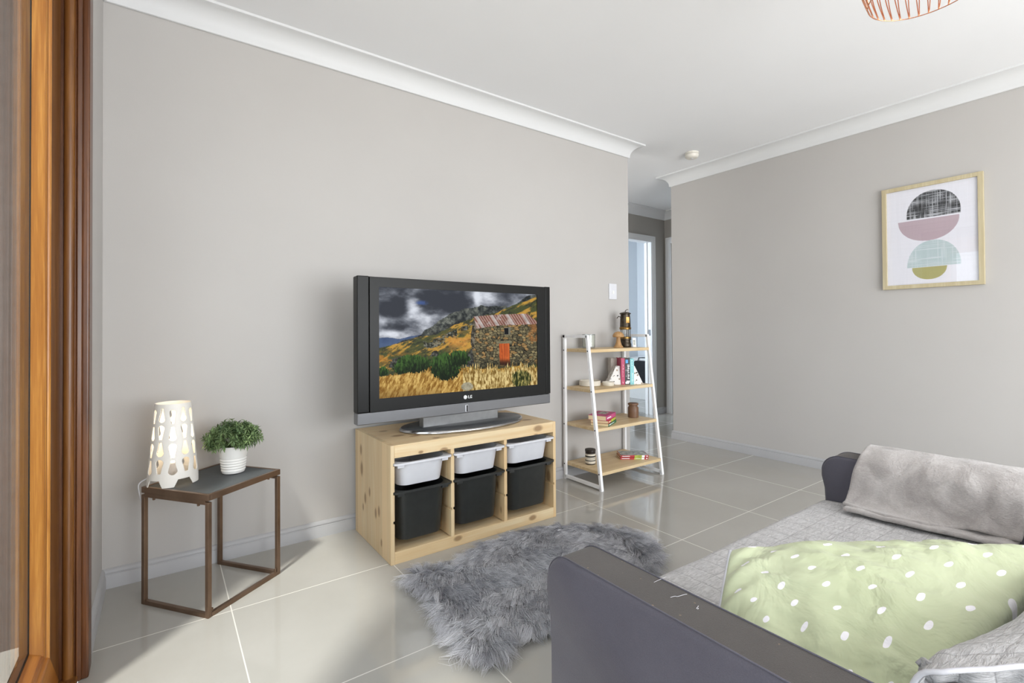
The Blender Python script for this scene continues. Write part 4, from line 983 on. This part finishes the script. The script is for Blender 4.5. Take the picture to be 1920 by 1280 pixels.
# quilt corner draped over the sofa back near the camera
def drape(u, v):
    """u along x (0 left edge near arm .. 1), v: 0 = near hem (camera side) .. 1 front over the seat"""
    prof = [(-.02, .606), (.04, .620), (.10, .627), (.150, .622), (.185, .602), (.197, .555), (.195, .51)]
    f = v*6; i = min(int(f), 5); t_ = f-i
    p = [prof[max(i-1, 0)], prof[i], prof[i+1], prof[min(i+2, 6)]]
    def cr_(k): return .5*((2*p[1][k])+(-p[0][k]+p[2][k])*t_+(2*p[0][k]-5*p[1][k]+4*p[2][k]-p[3][k])*t_*t_+(-p[0][k]+3*p[1][k]-3*p[2][k]+p[3][k])*t_**3)
    y, zz = cr_(0), cr_(1)
    xs = .712+max(0, .166-y)*1.05+.25*max(0, .166-y)**2*10*(1 if y < .1 else .4)
    x = xs+(1.34-xs)*u
    e = math.exp(-((x-xs)/.05)**2); zz += e*(.006*math.sin(v*9))-.045*u+fb(x, v*.3, 7, .1)*.006
    y -= .085*sm(min(1, max(0, (x-.76)/.25)))*max(0, v-.35)/.65
    return (x, y, zz)
nu_, nv_ = 90, 50; mb = MB().grid(drape, nu_, nv_); uv = [(.7*i/nu_, .35*j/nv_) for i in range(nu_+1) for j in range(nv_+1)]
th2 = thing('throw_quilt', 'grey quilted throw with white binding draped over the sofa back', 'quilt', (.95, .08, .58))
o = obj('throw_cloth', mb, 'quilt', th2, smooth=True, solid=.005); uvmesh(o, uv)
bp = [drape(0, j/30) for j in range(30, -1, -1)]+[drape(i/60, 0) for i in range(61)]
obj('binding', MB().tube([(p[0], p[1], p[2]-.002) for p in bp], .0030, 8), 'binding_white', th2, smooth=True)
def fold(u, v):
    y = .186-.12*u; q = drape(0, .68-.5*u); y = q[1]+.012
    return (q[0]+.010+.007*math.sin(u*22+v*1.5)+.010*v+.02, y, q[2]-.006-(q[2]-.006-.578)*v)
fm_ = MB().grid(fold, 60, 8); o = obj('hanging_fold', fm_, 'quilt', th2, smooth=True, solid=.004); uvmesh(o, [(.3*i/60, .05*j/8) for i in range(61) for j in range(9)])

# ------------------------------------------------------------------ polka dot pillow squeezed into the sofa corner
FL, FR, NR, NL = Vector((.880, .515, .575)), Vector((1.42, .150, .565)), Vector((.80, .205, .475)), Vector((.722, .455, .475))
def pil(u, v, top):
    # u 0..1 left to right, v 0..1 far to near
    bl = (FL*(1-u)+FR*u)*(1-v)+(NL*(1-u)+NR*u)*v
    # pinch the outline between corners
    a = max(0, 1-(2*u-1)**2); b = max(0, 1-(2*v-1)**2)
    ctr = (FL+FR+NR+NL)/4
    prof = (a**.42)*(b**.42)
    crz = fb(bl.x, bl.y, 5, .09)*.006+fb(bl.x*2.2+bl.y, bl.y*.6, 9, .05)*.004
    wr = math.exp(-(u/.16)**2)*math.sin(v*v*22+u*26+3*math.sin(v*3))*.0045+math.exp(-((v-.85)/.2)**2)*math.sin(u*24-v*12)*.005
    if top: zz = bl.z+.055*prof+(crz+wr)*min(1, prof*2)
    else: zz = max(.434, bl.z-.125*prof)
    return bl.x, bl.y, zz
nu_, nv_ = 120, 90; mb = MB(); uv = []
for top in (1, 0):
    o0 = len(mb.v)
    for i in range(nu_+1):
        for j in range(nv_+1):
            u = .5-.5*math.cos(PI*i/nu_); v = .5-.5*math.cos(PI*j/nv_); mb.v.append(pil(u, v, top)); uv.append((u*.70, v*.46))
    for i in range(nu_):
        for j in range(nv_):
            a = o0+i*(nv_+1)+j; q = (a, a+nv_+1, a+nv_+2, a+1); mb.f.append(q if not top else q[::-1])
pw = thing('pillow', 'pale green pillow with white polka dots lying in the near sofa corner', 'pillow', (1.0, .35, .43))
o = obj('pillow_case', mb, 'pillow_fabric', pw, smooth=True, flip=True); uvmesh(o, uv)
ed = [pil(0, j/40, 0) for j in range(41)]; obj('piping', MB().tube(ed, .004, 6), 'binding_white', pw, smooth=True)

# ------------------------------------------------------------------ fleece blanket over the far arm
def blank(y, s_off, lift, droop):
    return arc_path([(BX1+.018+lift, .30), (BX1+.016+lift, .45), (BX1+.012+lift, .56), (BX1-.02, AT+.026+lift), (BX0+.03, AT+.026+lift), (BX0-.018-lift, AT-.004), (BX0-.024-lift, .50), (BX0-.04-lift, .452), (BX0-.085-droop, .446+lift*.3)], 80)
bl_ = thing('fleece_blanket', 'folded taupe fleece blanket hanging over the far sofa arm', 'blanket', (1.85, .45, .45))
for nm, lift, y0_, y1_, dr, mt in (('lower_fold', .004, .616, .262, .028, 'fleece'), ('upper_fold', .020, .625, .256, .0, 'fleece')):
    mb = MB(); n2_ = 70
    for i in range(n2_+1):
        f = i/n2_; rows = blank(0, 0, lift, dr+.02*math.sin(f*5)*(1 if lift > .01 else .3)-.025*f)
        for k, (p, s_) in enumerate(rows):
            q = k/80; y = y0_+(y1_-y0_)*f + (.012*math.sin(q*7+.6) if f < .5 else .010*math.sin(q*6))*abs(2*f-1)
            wv = fb(y, s_, lift*50, .17, 2)*.012+fb(y*2, s_*.6, 4, .12, 2)*.004
            c_ = (BX0+BX1)/2; inner = q > .55
            mb.v.append((p.x-(abs(wv) if inner else 0)*1.3, y, p.y+(abs(wv)*.8 if .3 < q < .6 or q > .9 else 0)))
    mb.f = [(i*81+j, (i+1)*81+j, (i+1)*81+j+1, i*81+j+1) for i in range(n2_) for j in range(80)]
    obj(nm, mb, mt, bl_, smooth=True, solid=.010)

# ------------------------------------------------------------------ faux sheepskin rug
out = [(.825, 1.825), (.89, 1.815), (.97, 1.75), (1.06, 1.775), (1.17, 1.84), (1.35, 1.85), (1.49, 1.855), (1.66, 1.77), (1.78, 1.66), (1.81, 1.51), (1.73, 1.385), (1.59, 1.285), (1.48, 1.265), (1.24, 1.25), (1.0, 1.262), (.95, 1.315), (.885, 1.318), (.835, 1.245), (.785, 1.245), (.775, 1.29), (.785, 1.39), (.81, 1.53), (.825, 1.68), (.81, 1.77)]
Q = [Vector(p) for p in out]
for _ in range(2):
    R_ = []
    for i in range(len(Q)): R_ += [Q[i]*.75+Q[(i+1) % len(Q)]*.25, Q[i]*.25+Q[(i+1) % len(Q)]*.75]
    Q = R_
rug = thing('faux_fur_rug', 'long haired grey faux sheepskin rug lying on the tiles before the sofa', 'rug', (1.3, 1.5, 0))
simple('rug_backing', '77767E', .9); obj('backing', MB().extr([(p.x, p.y) for p in Q], .001, .010), 'rug_backing', rug)
poly = np.array([(p.x, p.y) for p in Q])
N = 110000
pt = rng.random((N*3, 2))*np.array([1.12, .70])+np.array([.74, 1.19])
ok = inpoly(pt[:, 0], pt[:, 1], [tuple(p) for p in poly]); pt = pt[ok][:N]; N = len(pt)
# tufts
K = 6500; tc_ = pt[rng.choice(N, K, replace=False)]
near = np.empty(N, int)
for s_ in range(0, N, 4000):
    q_ = pt[s_:s_+4000]; d2 = (q_**2).sum(1)[:, None]+(tc_**2).sum(1)[None]-2*q_@tc_.T; near[s_:s_+4000] = d2.argmin(1)
X, Y = tc_[:, 0], tc_[:, 1]
cen = np.array([1.33, 1.55]); base = np.arctan2(Y-cen[1], X-cen[0])
ang = -2.3+(fbm(X+5, Y+5, .22, 201, 2)-.5)*5.5+(fbm(X+9, Y+2, .06, 202, 2)-.5)*2.4
# outward lean close to the edge
dd = np.sqrt(((tc_[:, None]-poly[None])**2).sum(2)); ed_ = dd.min(1); oi = dd.argmin(1)
outd = poly[oi]-tc_; outd /= np.linalg.norm(outd, axis=1)[:, None]+1e-9
we = np.clip(1-ed_/.07, 0, 1)[:, None]*.75
dirt = np.stack([np.cos(ang), np.sin(ang)], 1)*(1-we)+outd*we; dirt /= np.linalg.norm(dirt, axis=1)[:, None]
tl = rng.uniform(.065, .105, K); th_ = rng.uniform(.016, .040, K); bright = np.clip(rng.normal(.50, .36, K)+(fbm(X, Y, .15, 203, 2)-.5)*1.1, 0, 1)
bend = rng.uniform(-1, 1, K)*1.1
rt = np.hstack([pt, np.full((N, 1), .009)])
dv = dirt[near]; L = tl[near]*rng.uniform(.75, 1.15, N); Hh = th_[near]*rng.uniform(.8, 1.2, N)
conv = (tc_[near]-pt)*rng.uniform(.55, .85, N)[:, None]; bd = bend[near]+rng.normal(0, .35, N); pv = np.stack([-dv[:, 1], dv[:, 0]], 1)
segs = 5; V = np.empty((N, segs+1, 3, 3), np.float32); Cc = np.empty((N, segs+1, 3, 4), np.float32)
br = np.clip(bright[near]+rng.normal(0, .12, N), 0, 1)
for k in range(segs+1):
    t_ = k/segs
    xy = pt+dv*(L*(t_**1.3))[:, None]+conv*(t_**1.1)+pv*(bd*L*.45*np.sin(t_*PI*.9)*t_)[:, None]
    zc = .009+Hh*np.sin(min(t_*1.25, 1)*PI/2)*(1-.55*max(0, t_-.55)/.45)
    w = .0010*(1-t_*.85)
    for q in range(3):
        a = 2*PI*q/3; V[:, k, q, 0] = xy[:, 0]+pv[:, 0]*w*math.cos(a); V[:, k, q, 1] = xy[:, 1]+pv[:, 1]*w*math.cos(a); V[:, k, q, 2] = zc+w*math.sin(a)
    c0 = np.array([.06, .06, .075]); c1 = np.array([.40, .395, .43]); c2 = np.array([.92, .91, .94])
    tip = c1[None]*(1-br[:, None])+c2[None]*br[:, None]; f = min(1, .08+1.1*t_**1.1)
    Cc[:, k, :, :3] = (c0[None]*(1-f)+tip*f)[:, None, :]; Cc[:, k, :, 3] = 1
nvx = N*(segs+1)*3; base_i = (np.arange(N)*(segs+1)*3)[:, None, None]
kk, qq = np.meshgrid(np.arange(segs), np.arange(3), indexing='ij'); q2 = (qq+1) % 3
face = np.stack([kk*3+qq, kk*3+q2, (kk+1)*3+q2, (kk+1)*3+qq], -1).reshape(1, -1, 4)+base_i
face = face.reshape(-1, 4)
me = bpy.data.meshes.new('fur_pile'); me.vertices.add(nvx); me.vertices.foreach_set('co', V.reshape(-1))
me.loops.add(face.size); me.loops.foreach_set('vertex_index', face.reshape(-1).astype(np.int32))
me.polygons.add(len(face)); me.polygons.foreach_set('loop_start', (np.arange(len(face))*4).astype(np.int32)); me.polygons.foreach_set('loop_total', np.full(len(face), 4, np.int32))
me.polygons.foreach_set('use_smooth', np.ones(len(face), bool)); me.update(calc_edges=True)
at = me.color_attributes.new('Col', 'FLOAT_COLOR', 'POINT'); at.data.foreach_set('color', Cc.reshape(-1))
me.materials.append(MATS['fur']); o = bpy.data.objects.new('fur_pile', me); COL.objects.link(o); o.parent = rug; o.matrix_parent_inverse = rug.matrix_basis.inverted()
